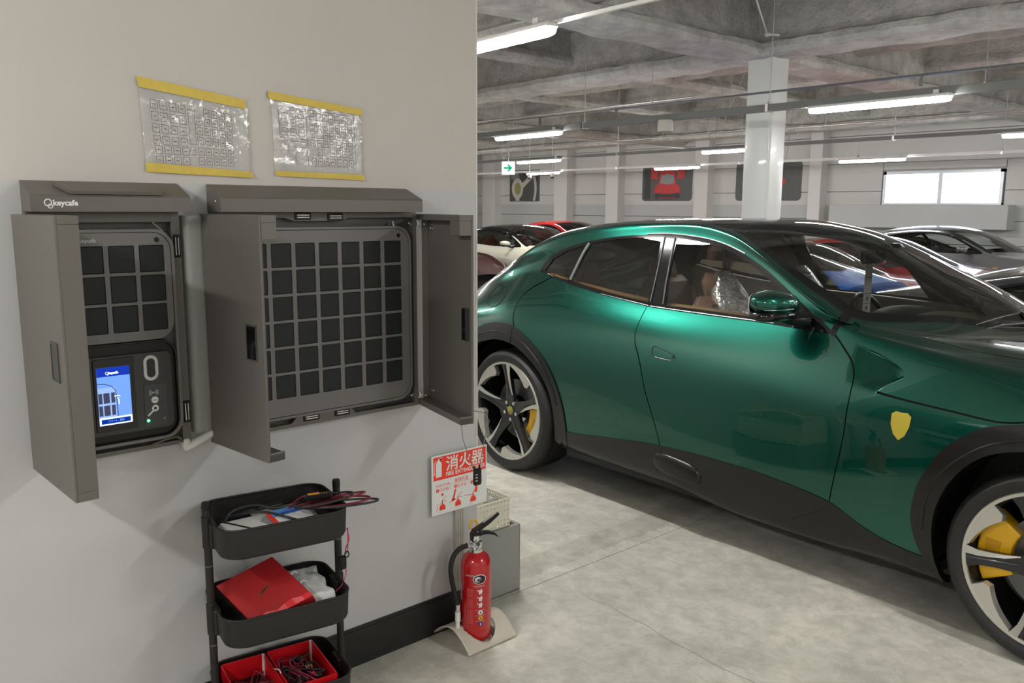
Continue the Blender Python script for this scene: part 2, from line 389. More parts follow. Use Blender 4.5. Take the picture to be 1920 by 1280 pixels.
def beam_obj(name, *a, **k):
    o = struct(name, beam(*a, **k), M['rock'], smooth=38); return o
for i, x in enumerate((-22.3, -13.9, -5.5, 2.9, 11.3)):
    y0 = 2.0 if x < -2.48 and x > -9.5 else -10
    beam_obj('ceiling_girder', (x, y0), (x, 18), 3.27, .58, .28, seed=i)
for i, y in enumerate((-8.4, 0.0, 8.4, 16.8)):
    if y < 2: beam_obj('ceiling_girder', (-2.48, y), (13.9, y), 3.3, .54, .3, seed=20+i)
    else: beam_obj('ceiling_girder', (-28, y), (13.9, y), 3.27, .58, .28, seed=20+i)
k = 0
for x in (-25, -19.4, -16.6, -11.1, -8.3, -2.95, -.1, 5.7, 8.5):
    k += 1; y0 = 2.0 if -9.5 < x < -2.48 else -10
    beam_obj('ceiling_joist', (x, y0), (x, 18), 3.5, .3, .12, seed=40+k)
for y in (4.3, 6.3, 10.5, 12.6, 14.7):
    k += 1; beam_obj('ceiling_joist', (-28, y), (13.9, y), 3.56, .26, .1, seed=40+k)
for y in (-6, -3.5, 2.2):
    k += 1; beam_obj('ceiling_joist', (-2.48 if y < 2 else -9, y), (13.9, y), 3.56, .26, .1, seed=40+k)
# --- columns
for i, (x, y) in enumerate(((-5.34, 8.46), (3.06, 8.46), (3.06, .06))):
    c = MB(); P = rrect(.33, .33, .035, 4)
    c.prism([(a+x, b+y) for a, b in P], lambda a, b, h: (a, b, h), 0, 3.34)
    struct('column', c, M['lime'], smooth=40)
# ================================================================== CEILING SERVICES
lamp0 = None
def make_lamp(loc):
    t = thing('ceiling_lamp', '', 'lamp', loc, 0, 'batten lamps hung in rows under the ceiling')
    obj('lamp_housing', MB().box((0, 0, .043), (1.2, .075, .03), 0, .008).bx(-.5, -.46, -.012, .012, .05, .09).bx(.46, .5, -.012, .012, .05, .09), M['lamp_house'], t, local=True)
    d = MB(); P = []
    n = 14; L = .595
    for i in range(n+1):
        u = -1+2*i/n; x = L*math.copysign(1-(1-abs(u))**2.2, u) if abs(u) < 1 else L*u
        r = .035*max(.05, (1-abs(u)**9))**.5
        P.append((x, r))
    m = 9
    for x, r in P:
        for j in range(m):
            a = pi+pi*j/(m-1); d.v.append((x, r*cos(a)*1.0, .028+r*sin(a)*1.05))
    for i in range(n):
        for j in range(m-1): d.f.append((i*m+j, i*m+j+1, (i+1)*m+j+1, (i+1)*m+j))
    obj('diffuser', d, M['lamp'], t, smooth=80, local=True)
    return t
rows = {2.87: (-3.5, .7, 4.9, 9.1, -7.7), 6.82: (-3.3, -7.5, -11.7, -15.9, -20.1, .9, 5.1, 9.3), 10.65: (-3.06, -7.2, -11.4, -15.6, -19.8, 1.1, 5.3, 9.5),
        14.35: (-6.95, -11.12, -15.2, -19.4, -2.7, 1.5, 5.7, 9.9), -1.1: (-1.3, 2.9, 7.1, 11.3), -5.1: (-1.3, 2.9, 7.1, 11.3), }
names = {2.87: 'nearest row', 6.82: 'row on the grey raceway', 10.65: 'third row', 14.35: 'far row', -1.1: 'row beside the locker wall', -5.1: 'row by the front wall'}
seen = {(-3.5, 2.87): 'large bright batten lamp cut off by the wall edge, nearest of all lamps',
        (-3.3, 6.82): 'long bright batten lamp to the right of the square column',
        (-7.5, 6.82): 'batten lamp under the grey raceway, left above the green exit sign',
        (-3.06, 10.65): 'batten lamp cut off by the right edge of the picture',
        (-7.2, 10.65): 'batten lamp ending against the left side of the square column',
        (-11.4, 10.65): 'batten lamp just right of the exit sign, upper of the two close together',
        (-6.95, 14.35): 'far batten lamp above and left of the bright window',
        (-11.12, 14.35): 'far batten lamp in front of the red car poster',
        (-15.2, 14.35): 'short far batten lamp above the steering wheel poster, lower of two'}
for y, xx in rows.items():
    for x in xx:
        if lamp0 is None: lamp0 = make_lamp((x, y, 2.47)); o = lamp0
        else: o = copy_tree(lamp0, loc=(x, y, 2.47))
        if (x, y) == (-3.5, 2.87): o.rotation_euler = (0, 0, R(-2.5)); o.location = (-3.55, 2.87, 2.455)
        if (x, y) in seen: o['label'] = seen[(x, y)]
        else: o['label'] = 'white batten lamp in the %s, %s from the left' % (names[y], ('first', 'second', 'third', 'fourth', 'fifth', 'sixth', 'seventh', 'eighth')[sorted(xx).index(x)])
# raceways over each row, with hanger rods
def raceway(y, x0, x1, z, w, h, mat, label, rods, cat='raceway', side=.0, vb=()):
    t = thing('cable_raceway', label, cat, (x0, y, z), 0, 'metal raceways above the lamp rows')
    obj('channel', MB().bx(x0, x1, y-w/2, y+w/2, z, z+h), mat, t)
    for i, x in enumerate(rods):
        obj('hanger_rod', MB().cyl((x, y+side, z+h-.01), (x, y+side, 3.6), .0045, 6).cyl((x, y+side, z+h-.01), (x, y+side, z+h+.03), .014, 6), M['steel'], t)
        obj('clamp', MB().box((x, y, z+h/2), (.03, w+.02, h+.02), 0, .003), M['chrome'], t)
    for x in vb:
        b = MB()
        for dx, dy in ((-.35, -.2), (.35, .2), (-.1, .35)): b.cyl((x, y, z+h), (x+dx, y+dy, 3.62), .004, 6)
        obj('brace', b, M['steel'], t)
    return t
dk = pbr('painted_raceway', srgb(118, 120, 118), .5)
raceway(6.86, -26, 12, 2.52, .085, .058, dk, 'wide grey raceway running in front of the square column', (-15, -12.4, -9.1, -6.6, -4.3, -1.8, 1, 4), vb=(-10.6,))
raceway(10.68, -26, 12, 2.52, .05, .045, dk, 'thin grey raceway of the third lamp row, behind the column', (-17, -14, -9.5, -6.9, -4.9, -2.6, 0, 3), vb=(-7.6, -12.4))
raceway(14.38, -26, 12, 2.52, .05, .045, M['white'], 'white raceway of the far lamp row, just below the window top', (-19, -16.5, -12.8, -9.6, -7.2, -4.9, -3, 0), vb=(-8.6,))
raceway(2.9, -9, 12, 2.515, .02, .016, M['white'], 'pale raceway leading from the nearest lamp to the top edge', (-4.6, -2.2, .3, 3))
t = thing('conduit_pipe', 'thin steel conduit curving up beside the beige junction box', 'pipe', (-9.2, 6.95, 2.6))
obj('pipe', MB().tube([(-9.3, 6.93, 2.5), (-9.3, 6.93, 2.64), (-9.27, 6.93, 2.68), (-9.2, 6.93, 2.7), (-7, 6.93, 2.7), (-1, 6.93, 2.7), (8, 6.93, 2.7)], .011, 6), M['steel'], t, smooth=60)
for x in (-8.6, -7.4, -6.2, -3, -2.5): obj('pipe_clip', MB().box((x, 6.93, 2.66), (.015, .03, .09)), dk, t)
tag(obj('junction_box', MB().lathe([(0, -.055), (.07, -.055), (.075, -.04), (.075, .04), (.07, .055), (0, .055)], (-5.42, 6.79, 2.463), 'z', 20), M['beige'], smooth=40), 'round beige box hanging under the grey raceway, left of the column', 'junction box')
for y, x0, x1, z in ((5.6, -9, -1, 3.42), (9.6, -20, 6, 2.95), (12.1, -20, 6, 2.9), (8.0, -20, -6, 2.9)):
    t = thing('conduit_pipe', {5.6: 'thin steel pipe high in the nearest ceiling bay', 9.6: 'thin steel pipe under the beams behind the column', 12.1: 'thin steel pipe crossing above the window', 8.0: 'thin steel pipe below the left girder'}[y], 'pipe', (x0, y, z), 0, 'conduit pipes under the beams')
    obj('pipe', MB().cyl((x0, y, z), (x1, y, z), .013, 8), M['steel'], t, smooth=50)
    for x in np.arange(x0+1, x1, 3.1): obj('pipe_hanger', MB().cyl((x, y, z), (x, y, 3.6), .004, 5).box((x, y, z), (.02, .035, .035)), M['steel'], t)
# cross pipes along Y
for x, y0, y1, z in ((-10.45, 3, 17, 2.84), (-1.9, 9, 17.5, 2.8)):
    t = thing('conduit_pipe', 'thin steel pipe running towards the back wall' + (' above the exit sign' if x < -5 else ' at the right'), 'pipe', (x, y0, z))
    obj('pipe', MB().cyl((x, y0, z), (x, y1, z), .014, 8), M['steel'], t, smooth=50)
    for y in (y0+.6, y0+3.4, y0+6.2): obj('pipe_hanger', MB().cyl((x, y, z), (x, y, 3.6), .004, 5), M['steel'], t)
t = thing('brace_rod', 'white diagonal brace rod ending in a knob on the girder by the column', 'rod', (-4.6, 7.0, 3.4))
obj('rod', MB().cyl((-4.99, 7.85, 3.42), (-3.8, 5.6, 3.5), .0075, 6), M['white'], t)
obj('rod_end', MB().ell((-5.0, 7.87, 3.42), (.03, .03, .022), 10, 6).cyl((-5.0, 7.87, 3.42), (-4.93, 7.98, 3.42), .012, 6), M['white'], t, smooth=60)
# exit sign
t = thing('exit_sign', 'small white hanging sign with a green arrow', 'sign', (-9.86, 8.58, 2.25), R(42))
obj('sign_box', MB().box((0, 0, 0), (.2, .05, .2), 0, .008), emit('sign_lit_face', (.93, 1, .96, 1), .9), t, local=True)
arr = [(-.065, -.012), (.015, -.012), (-.02, -.05), (.012, -.05), (.062, 0), (.012, .05), (-.02, .05), (.015, .012), (-.065, .012)]
obj('arrow', MB().prism(arr, lambda a, b, h: (a, h, b), -.0262, -.0255), emit('sign_green', (.0, .5, .22, 1), .8), t, local=True)
obj('hanger_rod', MB().cyl((0, 0, .1), (0, 0, 1.2), .005, 6), M['steel'], t, local=True)
# security camera domes on far raceway
for x, lb in ((-15.3, 'small white camera dome at the end of the short far lamp, left one'), (-14.5, 'small white camera dome by the far lamp, right one')):
    t = thing('dome_camera', lb, 'camera', (x, 14.0, 2.4)); obj('dome', MB().ell((x, 14.0, 2.38), (.045, .045, .045), 12, 8), M['cab_in'], t, smooth=80)
    obj('mount', MB().cyl((x, 14.0, 2.38), (x, 14.0, 2.47), .05, 12).cyl((x, 14.0, 2.47), (x, 14.0, 3.96), .008, 6), M['white'], t, smooth=40)
# posters
def poster(name, label, x0, x1, z0, z1, rnd):
    t = thing(name, label, 'poster', ((x0+x1)/2, YB, (z0+z1)/2))
    P = rrect(x1-x0, z1-z0, rnd, 4, (x0+x1)/2, (z0+z1)/2)
    obj('poster_board', MB().prism(P, lambda a, b, h: (a, h, b), YB-.012, YB-.001), pbr('poster_dark', srgb(84, 84, 82), .5, noise=.15, nscale=2), t)
    return t
def flat(parent, name, pts, mat, d): obj(name, MB().prism(pts, lambda a, b, h: (a, h, b), YB-.013-d*.002, YB-.0125-(d-1)*.002), mat, parent)
pr = pbr('poster_red', srgb(196, 52, 52), .5); pg = pbr('poster_grey', srgb(140, 144, 142), .5); pd = pbr('poster_black', srgb(52, 54, 54), .5)
pl = pbr('poster_light', srgb(196, 190, 182), .5); py_ = pbr('poster_olive', srgb(150, 146, 92), .5)
t = poster('wall_poster', 'dark poster of a red sports car seen from the front, doors raised', -15.08, -13.42, 1.85, 2.76, .1)
cx = -14.22
def mir(pts): return [(cx+a, b) for a, b in pts]+[(cx-a, b) for a, b in pts[::-1]]
flat(t, 'printed_band', [(-15.0, 1.9), (-14.8, 1.9), (-14.8, 2.7), (-15.0, 2.7)], pd, 1)
flat(t, 'printed_door', [(cx+a, b) for a, b in ((.30, 2.74), (.56, 2.70), (.56, 2.44), (.34, 2.42))], pr, 2)
flat(t, 'printed_door', [(cx-a, b) for a, b in ((.30, 2.74), (.56, 2.70), (.56, 2.44), (.34, 2.42))], pr, 2)
flat(t, 'printed_car', mir([(.0, 2.66), (.24, 2.62), (.3, 2.3), (.42, 2.22), (.44, 2.04), (.36, 1.98), (.0, 1.95)][::-1]), pr, 3)
flat(t, 'printed_windscreen', mir([(0, 2.56), (.2, 2.52), (.24, 2.32), (0, 2.28)][::-1]), pg, 4)
flat(t, 'printed_bumper', mir([(0, 2.03), (.4, 2.07), (.42, 1.95), (.36, 1.9), (0, 1.89)][::-1]), pd, 4)
flat(t, 'printed_splitter', mir([(0, 1.94), (.3, 1.94), (.3, 1.925), (0, 1.925)][::-1]), pr, 5)
t = poster('wall_poster', 'dark wide poster of a red car nose, half hidden by the column', -12.1, -10.33, 1.85, 2.76, .1)
flat(t, 'printed_car', [(-11.5, 2.1), (-10.9, 2.12), (-10.72, 2.3), (-10.85, 2.42), (-11.05, 2.5), (-11.6, 2.5)], pr, 2)
flat(t, 'printed_headlamp', [(-10.95, 2.28), (-10.82, 2.3), (-10.86, 2.36), (-10.97, 2.36)], pl, 3)
flat(t, 'printed_wheel', [(-11.3+.13*cos(a), 2.1+.13*sin(a)) for a in np.linspace(0, 2*pi, 16, endpoint=False)], pd, 3)
t = poster('wall_poster', 'poster close-up of a pale three-spoke steering wheel, below the exit sign', -20.6, -19.2, 1.85, 2.82, .005)
def ringpts(cx, cz, r0, r1, a0, a1, n=18):
    A = np.linspace(R(a0), R(a1), n); return [(cx+r1*cos(a), cz+r1*sin(a)) for a in A]+[(cx+r0*cos(a), cz+r0*sin(a)) for a in A[::-1]]
flat(t, 'printed_rim', ringpts(-20.25, 2.25, .83, .93, -25, 35), pl, 2)
flat(t, 'printed_spoke', [(-20.1, 2.35), (-19.5, 2.74), (-19.38, 2.66), (-20.02, 2.22)], pl, 2)
flat(t, 'printed_spoke', [(-20.3, 2.1), (-20.32, 1.87), (-20.12, 1.87), (-20.15, 2.1)], pl, 2)
flat(t, 'printed_hub', [(-20.22+.27*cos(a), 2.25+.33*sin(a)) for a in np.linspace(0, 2*pi, 24, endpoint=False)], pl, 3)
flat(t, 'printed_boss', [(-20.2+.15*cos(a), 2.25+.19*sin(a)) for a in np.linspace(0, 2*pi, 24, endpoint=False)], py_, 4)
flat(t, 'printed_dash', [(-20.55, 2.55), (-20.1, 2.5), (-20.2, 2.8), (-20.55, 2.8)], pg, 1)
# board added for the yellow and red reflection in the side window
# ================================================================== KEY LOCKERS ON THE WALL
def logo(parent, x, y, z, h, mat, txt=True, cut=None):
    """two interlocked rings and the wordmark; h = x-height scale"""
    g = MB()
    def ring(cy, cz, r, w):
        A = np.linspace(0, 2*pi, 25)[:-1]; n = len(A); o = len(g.v)
        for a in A: g.v.append((x, cy+(r-w)*cos(a), cz+(r-w)*sin(a))); g.v.append((x, cy+r*cos(a), cz+r*sin(a)))
        for i in range(n):
            j = (i+1) % n; g.f.append((o+2*i, o+2*i+1, o+2*j+1, o+2*j))
    ring(y+h*.55, z+h*.62, h*.55, h*.15); ring(y+h*.82, z+h*.12, h*.36, h*.13)
    obj('logo_mark', g, mat, parent)
    if txt: text('logo_lettering', 'keycafe', h*1.12, mat, parent, on_wall(x, y+h*1.18, z+h*.22), bold=.0006)
M['logo'] = pbr('logo_white', (.82, .82, .8, 1), .5)
M['logo_in'] = pbr('logo_grey', (.5, .5, .5, 1), .5)
def hood(t, y0, y1, x=-2.38):
    # folded sheet: back top z1.71, front top 1.672, bottom 1.63
    mb = MB(); P = [(WX, 1.71), (x, 1.672), (x, 1.63), (x+.004-.008, 1.63), (WX, 1.63)]
    P = [(WX, 1.711), (x-.006, 1.6745), (x, 1.669), (x, 1.631), (WX, 1.631)]
    mb.prism(P, lambda a, b, h: (a, h, b), y0, y1)
    return obj('hood', mb, M['cab'], t)
def magnet(parent, x, y, z, vertical):
    a, b = (.012, .058) if vertical else (.05, .016)
    obj('magnet_catch', MB().box((x, y, z), (.006, a+.008, b+.008), 0, .002), M['black'], parent)
    s = MB()
    for k in (-1, 1):
        if vertical: s.box((x+.003, y+k*.004, z), (.004, .0022, b-.008))
        else: s.box((x+.003, y, z+k*.0035), (.004, a-.008, .0025))
    obj('magnet_strip', s, M['chrome'], parent)
def screw(t, x, y, z):
    obj('screw', MB().lathe([(0, .003), (.004, .002), (.005, 0)], (x, y, z), 'x', 10), M['chrome'], t, smooth=60)
def hinge(t, x, y, z):
    g = MB().cyl((x-.0, y, z-.012), (x, y, z+.012), .0045, 10).box((x-.012, y-.012, z), (.004, .03, .012), 0, .001).box((x+.016, y+.006, z), (.03, .004, .012), 0, .001)
    obj('hinge', g, M['chrome'], t, smooth=40)
def locker_cells(t, cols, rows, x):
    for z in rows:
        for y in cols:
            obj('compartment_door', MB().box((x+.0005, y+.0325, z-.036), (.003, .0655, .0725), 0, .0012), M['cell'], t)
def module_plate(t, y0, y1, z0, z1, x, r, holes, mat, back=.04, name='front_panel'):
    """rounded plate with rectangular holes, thickness back"""
    out = rrect(y1-y0, z1-z0, r, 7, (y0+y1)/2, (z0+z1)/2)
    vs = [Vector(p) for p in out]; n = len(vs); ed = [(i, (i+1) % n) for i in range(n)]
    for (a0, a1, b0, b1, rr) in holes:
        P = rrect(a1-a0, b1-b0, rr, 2 if rr < .01 else 6, (a0+a1)/2, (b0+b1)/2); o = len(vs); vs += [Vector(p) for p in P]
        ed += [(o+i, o+(i+1) % len(P)) for i in range(len(P))]
    V, E_, F, *_ = delaunay_2d_cdt(vs, ed, [], 0, 1e-6)
    def inside(c):
        if not (y0 < c.x < y1 and z0 < c.y < z1): return False
        qx = max(abs(c.x-(y0+y1)/2)-((y1-y0)/2-r), 0); qy = max(abs(c.y-(z0+z1)/2)-((z1-z0)/2-r), 0)
        if qx*qx+qy*qy > r*r: return False
        for (a0, a1, b0, b1, rr) in holes:
            if a0 < c.x < a1 and b0 < c.y < b1:
                hx = max(abs(c.x-(a0+a1)/2)-((a1-a0)/2-rr), 0); hy = max(abs(c.y-(b0+b1)/2)-((b1-b0)/2-rr), 0)
                if hx*hx+hy*hy <= rr*rr: return False
        return True
    F = [f for f in F if inside(sum((V[i] for i in f), Vector((0, 0)))/len(f))]
    mb = MB(); m = len(V)
    mb.v = [(x, p.x, p.y) for p in V]+[(x-back, p.x, p.y) for p in V]
    mb.f = [tuple(f) for f in F]
    cnt = {}
    for f in F:
        for i in range(len(f)):
            a, b = f[i], f[(i+1) % len(f)]; cnt[(a, b)] = cnt.get((a, b), 0)+1
    for (a, b) in cnt:
        if (b, a) not in cnt: mb.f.append((b, a, a+m, b+m))
    return obj(name, mb, mat, t)
def tray_door(t, name, p0, p1, nside, z0, z1, thick, lip_full, mat_out=None):
    """door box: outer skin from p0 (hinge) to p1 (free) in plan, tray depth towards nside"""
    p0 = Vector(p0); p1 = Vector(p1); d = p1-p0; L = d.length; d.normalize(); n = Vector((-d.y, d.x))*nside
    def F(a, b, h): q = p0+d*a+n*b; return (q.x, q.y, h)
    mb = MB()
    def bx(a0, a1, b0, b1, h0, h1):
        P = [(a0, b0), (a1, b0), (a1, b1), (a0, b1)]
        mb.prism(P, F, h0, h1)
    bx(0, L, 0, .006, z0, z1)
    bx(0, L, .006, thick, z1-.02, z1); bx(0, L, .006, thick, z0, z0+.022)
    if lip_full:
        bx(L-.004, L, .006, thick, z0+.022, z1-.02); bx(L-.02, L-.004, thick-.003, thick, z0+.022, z1-.02)
    else:
        bx(L-.004, L, .006, .009, z0+.022, z1-.02)
        bx(L-.07, L, .006, thick, z1-.066, z1-.02); bx(L-.004, L, .006, thick, z0, z0+.026)
    bx(0, .004, .006, .03, z0, z1)
    o = obj(name, mb, M['cab'], t)
    m = o.modifiers.new('bevel', 'BEVEL'); m.width = .0012; m.segments = 2; m.limit_method = 'ANGLE'
    return o, F, L
def slot_handle(parent, F, L, a0, a1, z0, z1, rim=M['chrome'], both=True):
    g = MB(); P = [(a0, -.0025), (a1, -.0025), (a1, .003), (a0, .003)]
    g.prism(P, F, z0, z1); obj('handle', g, M['blackgloss'], parent)
    g = MB(); w = .0035
    for (b0, b1, h0, h1) in ((a0-w, a0, z0-w, z1+w), (a1, a1+w, z0-w, z1+w), (a0, a1, z0-w, z0), (a0, a1, z1, z1+w)):
        g.prism([(b0, -.0035), (b1, -.0035), (b1, 0), (b0, 0)], F, h0, h1)
    obj('handle_rim', g, M['cab_in'], parent)
FX = -2.447
# ---- small locker with the touch screen
t = thing('key_locker', 'small dark grey wall locker with a lit touch screen, left door open', 'key locker', (WX, .69, .95), group=None)
hood(t, .487, .888)
hd = obj('visor_plate', MB().prism([(.555, 0), (.575, -.021), (.583, -.026), (.812, -.026), (.798, 0)], lambda a, b, h: (WX+.035-b*2.45+h, a, 1.7-.0+b*.92+h*2.4), .0, .0035), M['cab'], t)
logo(t, -2.3795, .518, 1.643, .0175, M['logo'])
bp = MB().bx(WX, WX+.006, .487, .876, .95, 1.63)
obj('back_plate', bp, M['cab_in'], t)
obj('frame', MB().bx(WX+.006, FX, .852, .876, .952, 1.63).bx(WX+.006, FX, .487, .505, .952, 1.63).bx(WX+.006, FX-.0006, .505, .852, 1.602, 1.6295).bx(WX+.006, FX-.0006, .505, .84, .950, .962), M['cab'], t)
obj('frame_lip', MB().tube([(FX+.002, .76, .962), (FX+.004, .80, .972), (FX+.003, .835, .975), (FX, .846, .966), (FX-.004, .848, .955)], .0035, 8), M['cab'], t, smooth=60)
magnet(t, FX, .866, 1.533, True); magnet(t, FX, .867, 1.045, True)
cols = (.599-.0, .678, .758); rws = (1.537, 1.454, 1.3715)
holes = [(y-.0015, y+.0665, z-.0735, z+.0015, .003) for y in (.597, .678, .758) for z in rws]
module_plate(t, .52, .852, .978, 1.583, -2.432, .055, [(.528, .844, .986, 1.575, .05)], M['cab_panel'], .03, 'front_rim')
up_ = module_plate(t, .530, .842, 1.272, 1.5735, -2.434, .05, holes+[], M['cab_panel'], .03)
locker_cells(t, (.597, .678, .758), rws, -2.4372)
obj('module_side', MB().prism(rrect(.328, .6, .055, 7, .686, 1.28), lambda a, b, h: (h, a, b), WX+.006, -2.452), M['cab_in'], t)
obj('lock_hole', MB().lathe([(0, .0005), (.0075, .0005), (.0075, 0)], (-2.434, .806, 1.553), 'x', 16), M['black'], t)
logo(t, -2.4325, .598-.008, 1.546, .0125, M['logo_in'])
# sloping plastic edge behind the module
obj('film_edge', MB().tube([(-2.448, .802, 1.602), (-2.444, .826, 1.578), (-2.44, .84, 1.556)], .0022, 6), M['greybox'], t)
# terminal
term = MB().prism(rrect(.312, .284, .045, 7, .686, 1.128), lambda a, b, h: (h, a, b), -2.452, -2.444)
obj('terminal_recess', term, M['black'], t)
obj('terminal_face', MB().prism(rrect(.285, .222, .018, 5, .683, 1.124), lambda a, b, h: (h, a, b), -2.444, -2.4335), pbr('terminal_dark', srgb(52, 53, 55), .4), t)
obj('recess_rim', MB().tube([(-2.436, a, b) for a, b in rrect(.31, .28, .045, 6, .686, 1.127)], .0028, 6, closed=True), M['blackgloss'], t, smooth=60)
obj('screen_bezel', MB().box((-2.432, .668, 1.128), (.004, .107, .204), 0, .001), M['blackgloss'], t)
so = obj('screen', MB().bx(-2.4305, -2.4295, .6225, .709, 1.044, 1.206), emit('screen_blue', srgb(118, 165, 255), .95), t)
e_navy = emit('screen_navy', srgb(30, 62, 190), .8); e_wh = emit('screen_white', srgb(235, 245, 255), 1.1); e_gr = emit('screen_grey', srgb(70, 75, 100), .8); e_pale = emit('screen_pale', srgb(160, 190, 250), .9)
sx = -2.4293
def sc(nm, y0, y1, z0, z1, m, k=0): obj(nm, MB().bx(sx+k*.0002, sx+.0002+k*.0002, y0, y1, z0, z1), m, t)
sc('screen_header', .6225, .709, 1.181, 1.206, e_navy)
sc('screen_footer', .6225, .709, 1.044, 1.066, e_wh, 1); sc('screen_button', .6275, .704, 1.048, 1.061, emit('screen_btn', srgb(10, 60, 170), .8), 2)
text('screen_lettering', 'スタート - 開始', .0062, e_pale, t, on_wall(sx+.0008, .666, 1.0525), 'CENTER', .0001)
logo(t, sx+.0006, .645, 1.186, .0075, e_wh)
sc('screen_picture', .6225, .668, 1.067, 1.150, e_pale, 0)
for y0, y1 in ((.6235, .6335), (.6365, .6525), (.6565, .6665)):
    for z0, z1 in ((1.071, 1.1), (1.106, 1.135)): sc('screen_cell', y0, y1, z0, z1, e_gr, 1)
obj('screen_arc', MB().tube([(sx+.0004, .6225, 1.163), (sx+.0004, .640, 1.161), (sx+.0004, .658, 1.154), (sx+.0004, .668, 1.142), (sx+.0004, .6705, 1.125), (sx+.0004, .672, 1.067)], .0011, 6), e_gr, t)
obj('screen_key', MB().tube([(sx+.0004, .665, 1.124), (sx+.0004, .676, 1.125), (sx+.0004, .68, 1.122)], .0015, 6).tube([(sx+.0004, .672, 1.12), (sx+.0004, .676, 1.115), (sx+.0004, .676, 1.1)], .0015, 6), e_wh, t)
# scanner oval and nfc pad
obj('scanner_ring', MB().prism(rrect(.040, .073, .0198, 8, .768, 1.191), lambda a, b, h: (h, a, b), -2.4335, -2.431), pbr('scanner_silver', (.55, .55, .54, 1), .35, .3), t)
obj('scanner_window', MB().prism(rrect(.023, .055, .0113, 8, .768, 1.191), lambda a, b, h: (h, a, b), -2.431, -2.4305), M['blackgloss'], t)
obj('reader_pad', MB().prism(rrect(.062, .122, .005, 3, .776, 1.082), lambda a, b, h: (h, a, b), -2.4335, -2.432), pbr('reader_grey', srgb(62, 66, 68), .4), t)
w_ = M['logo']; nx = -2.4315
g = MB().lathe([(0, .0003), (.0098, .0003), (.0098, 0)], (nx, .7735, 1.097), 'x', 20)
g.lathe([(.0045, .0003), (.0095, .0003)], (nx, .7735, 1.0725), 'x', 20)
g.prism([(.768, 1.069), (.771, 1.066), (.754, 1.051), (.751, 1.055)], lambda a, b, h: (h, a, b), nx, nx+.0004)
obj('key_symbol', g, w_, t)
g = MB()
for r_ in (.004, .008, .012):
    for s_ in (0, 180): g.tube([(nx+.0003, .7715+r_*cos(R(s_+a)), 1.119+r_*sin(R(s_+a))*.9) for a in range(-45, 46, 15)], .0007, 5)
g.lathe([(0, .0004), (.0015, .0004)], (nx, .7715, 1.119), 'x', 8)
obj('wireless_symbol', g, w_, t)
obj('key_line', MB().bx(nx+.0003, nx+.0006, .766, .781, 1.0955, 1.0972), M['ink'], t)
obj('status_led', MB().ell((nx, .7525, 1.0385), (.002, .0042, .0042), 10, 6), emit('led_green', (.05, 1, .25, 1), 6), t, smooth=80)
obj('sensor_dot', MB().lathe([(.0014, .0003), (.0022, .0003)], (nx, .7975, 1.0395), 'x', 12), w_, t)
d, F, L = tray_door(t, 'door', (-2.452, .456), (-2.09, .471), 1, .952, 1.624, .052, True)
slot_handle(d, F, L, L-.093, L-.046, 1.238, 1.325)
# white conduit behind, between the lockers
t2 = thing('wall_conduit', 'pale plastic trunking on the wall between the two lockers', 'trunking', (WX, .92, .95))
obj('cover', MB().prism(rrect(.06, .05, .018, 4, .918, -2.466), lambda a, b, h: (max(b, WX), a, h), .975, 1.62), M['greybox'], t2, smooth=40)
obj('end_cap', MB().tube([(-2.455, .856, .935), (-2.45, .875, .94), (-2.45, .92, .958), (-2.45, .95, .97)], .013, 10).box((-2.456, .862, .945), (.03, .02, .035), 0, .004), M['white'], t2, smooth=50)
# ---- large locker
t = thing('key_locker', 'large dark grey wall locker with seven columns of compartments, both doors open', 'key locker', (WX, 1.34, .93))
hood(t, .973, 1.682)
screw(t, -2.41, .9725, 1.66)
obj('back_plate', MB().bx(WX, WX+.006, .975, 1.70, .935, 1.63), M['cab_in'], t)
obj('frame', MB().bx(WX+.006, FX, .975, .99, .937, 1.63).bx(WX+.006, FX, 1.685, 1.70, .937, 1.63).bx(WX+.006, FX-.0006, .99, 1.685, 1.612, 1.6295).bx(WX+.006, FX-.0006, .99, 1.685, .937, .949), M['cab'], t)
obj('catch_plate', MB().prism([(1.205, 1.612), (1.235, 1.602), (1.40, 1.602), (1.43, 1.612)], lambda a, b, h: (h, a, b), FX-.006, FX), M['cab'], t)
obj('catch_plate', MB().prism([(1.2, .949), (1.225, .972), (1.42, .972), (1.44, .949)], lambda a, b, h: (h, a, b), FX-.006, FX-.001), M['cab'], t)
for y, z in ((1.265, 1.617), (1.381, 1.6145), (1.272, .9615), (1.387, .9605)): magnet(t, FX, y, z, False)
for z in (.955, 1.59): pass
cols = [1.0665+.0823*i for i in range(7)]; rws = [1.532-.0835*i for i in range(6)]
holes = [(y-.0015, y+.0665, z-.0735, z+.0015, .003) for y in cols for z in rws]
module_plate(t, 1.02, 1.668, .972, 1.583, -2.434, .06, [(1.028, 1.660, .98, 1.575, .053)], M['cab_panel'], .03, 'front_rim')
module_plate(t, 1.030, 1.658, .982, 1.573, -2.435, .052, holes, M['cab_panel'], .03)
locker_cells(t, cols, rws, -2.4382)
obj('module_side', MB().prism(rrect(.644, .606, .06, 7, 1.344, 1.278), lambda a, b, h: (h, a, b), WX+.006, -2.453), M['cab_in'], t)
obj('lock_hole', MB().lathe([(0, .0005), (.0075, .0005), (.0075, 0)], (-2.435, 1.617, 1.551), 'x', 16), M['black'], t)
logo(t, -2.4335, 1.05, 1.546, .0125, M['logo_in'])
screw(t, FX-.02, 1.6, 1.588)
for z in (1.59, .975): hinge(t, FX+.003, 1.706, z); screw(t, FX-.002, 1.672, z+.002); 
obj('key_hook', MB().tube([(FX, 1.602, 1.6), (FX+.002, 1.602, 1.59), (FX+.004, 1.604, 1.582)], .003, 6), M['steel'], t)
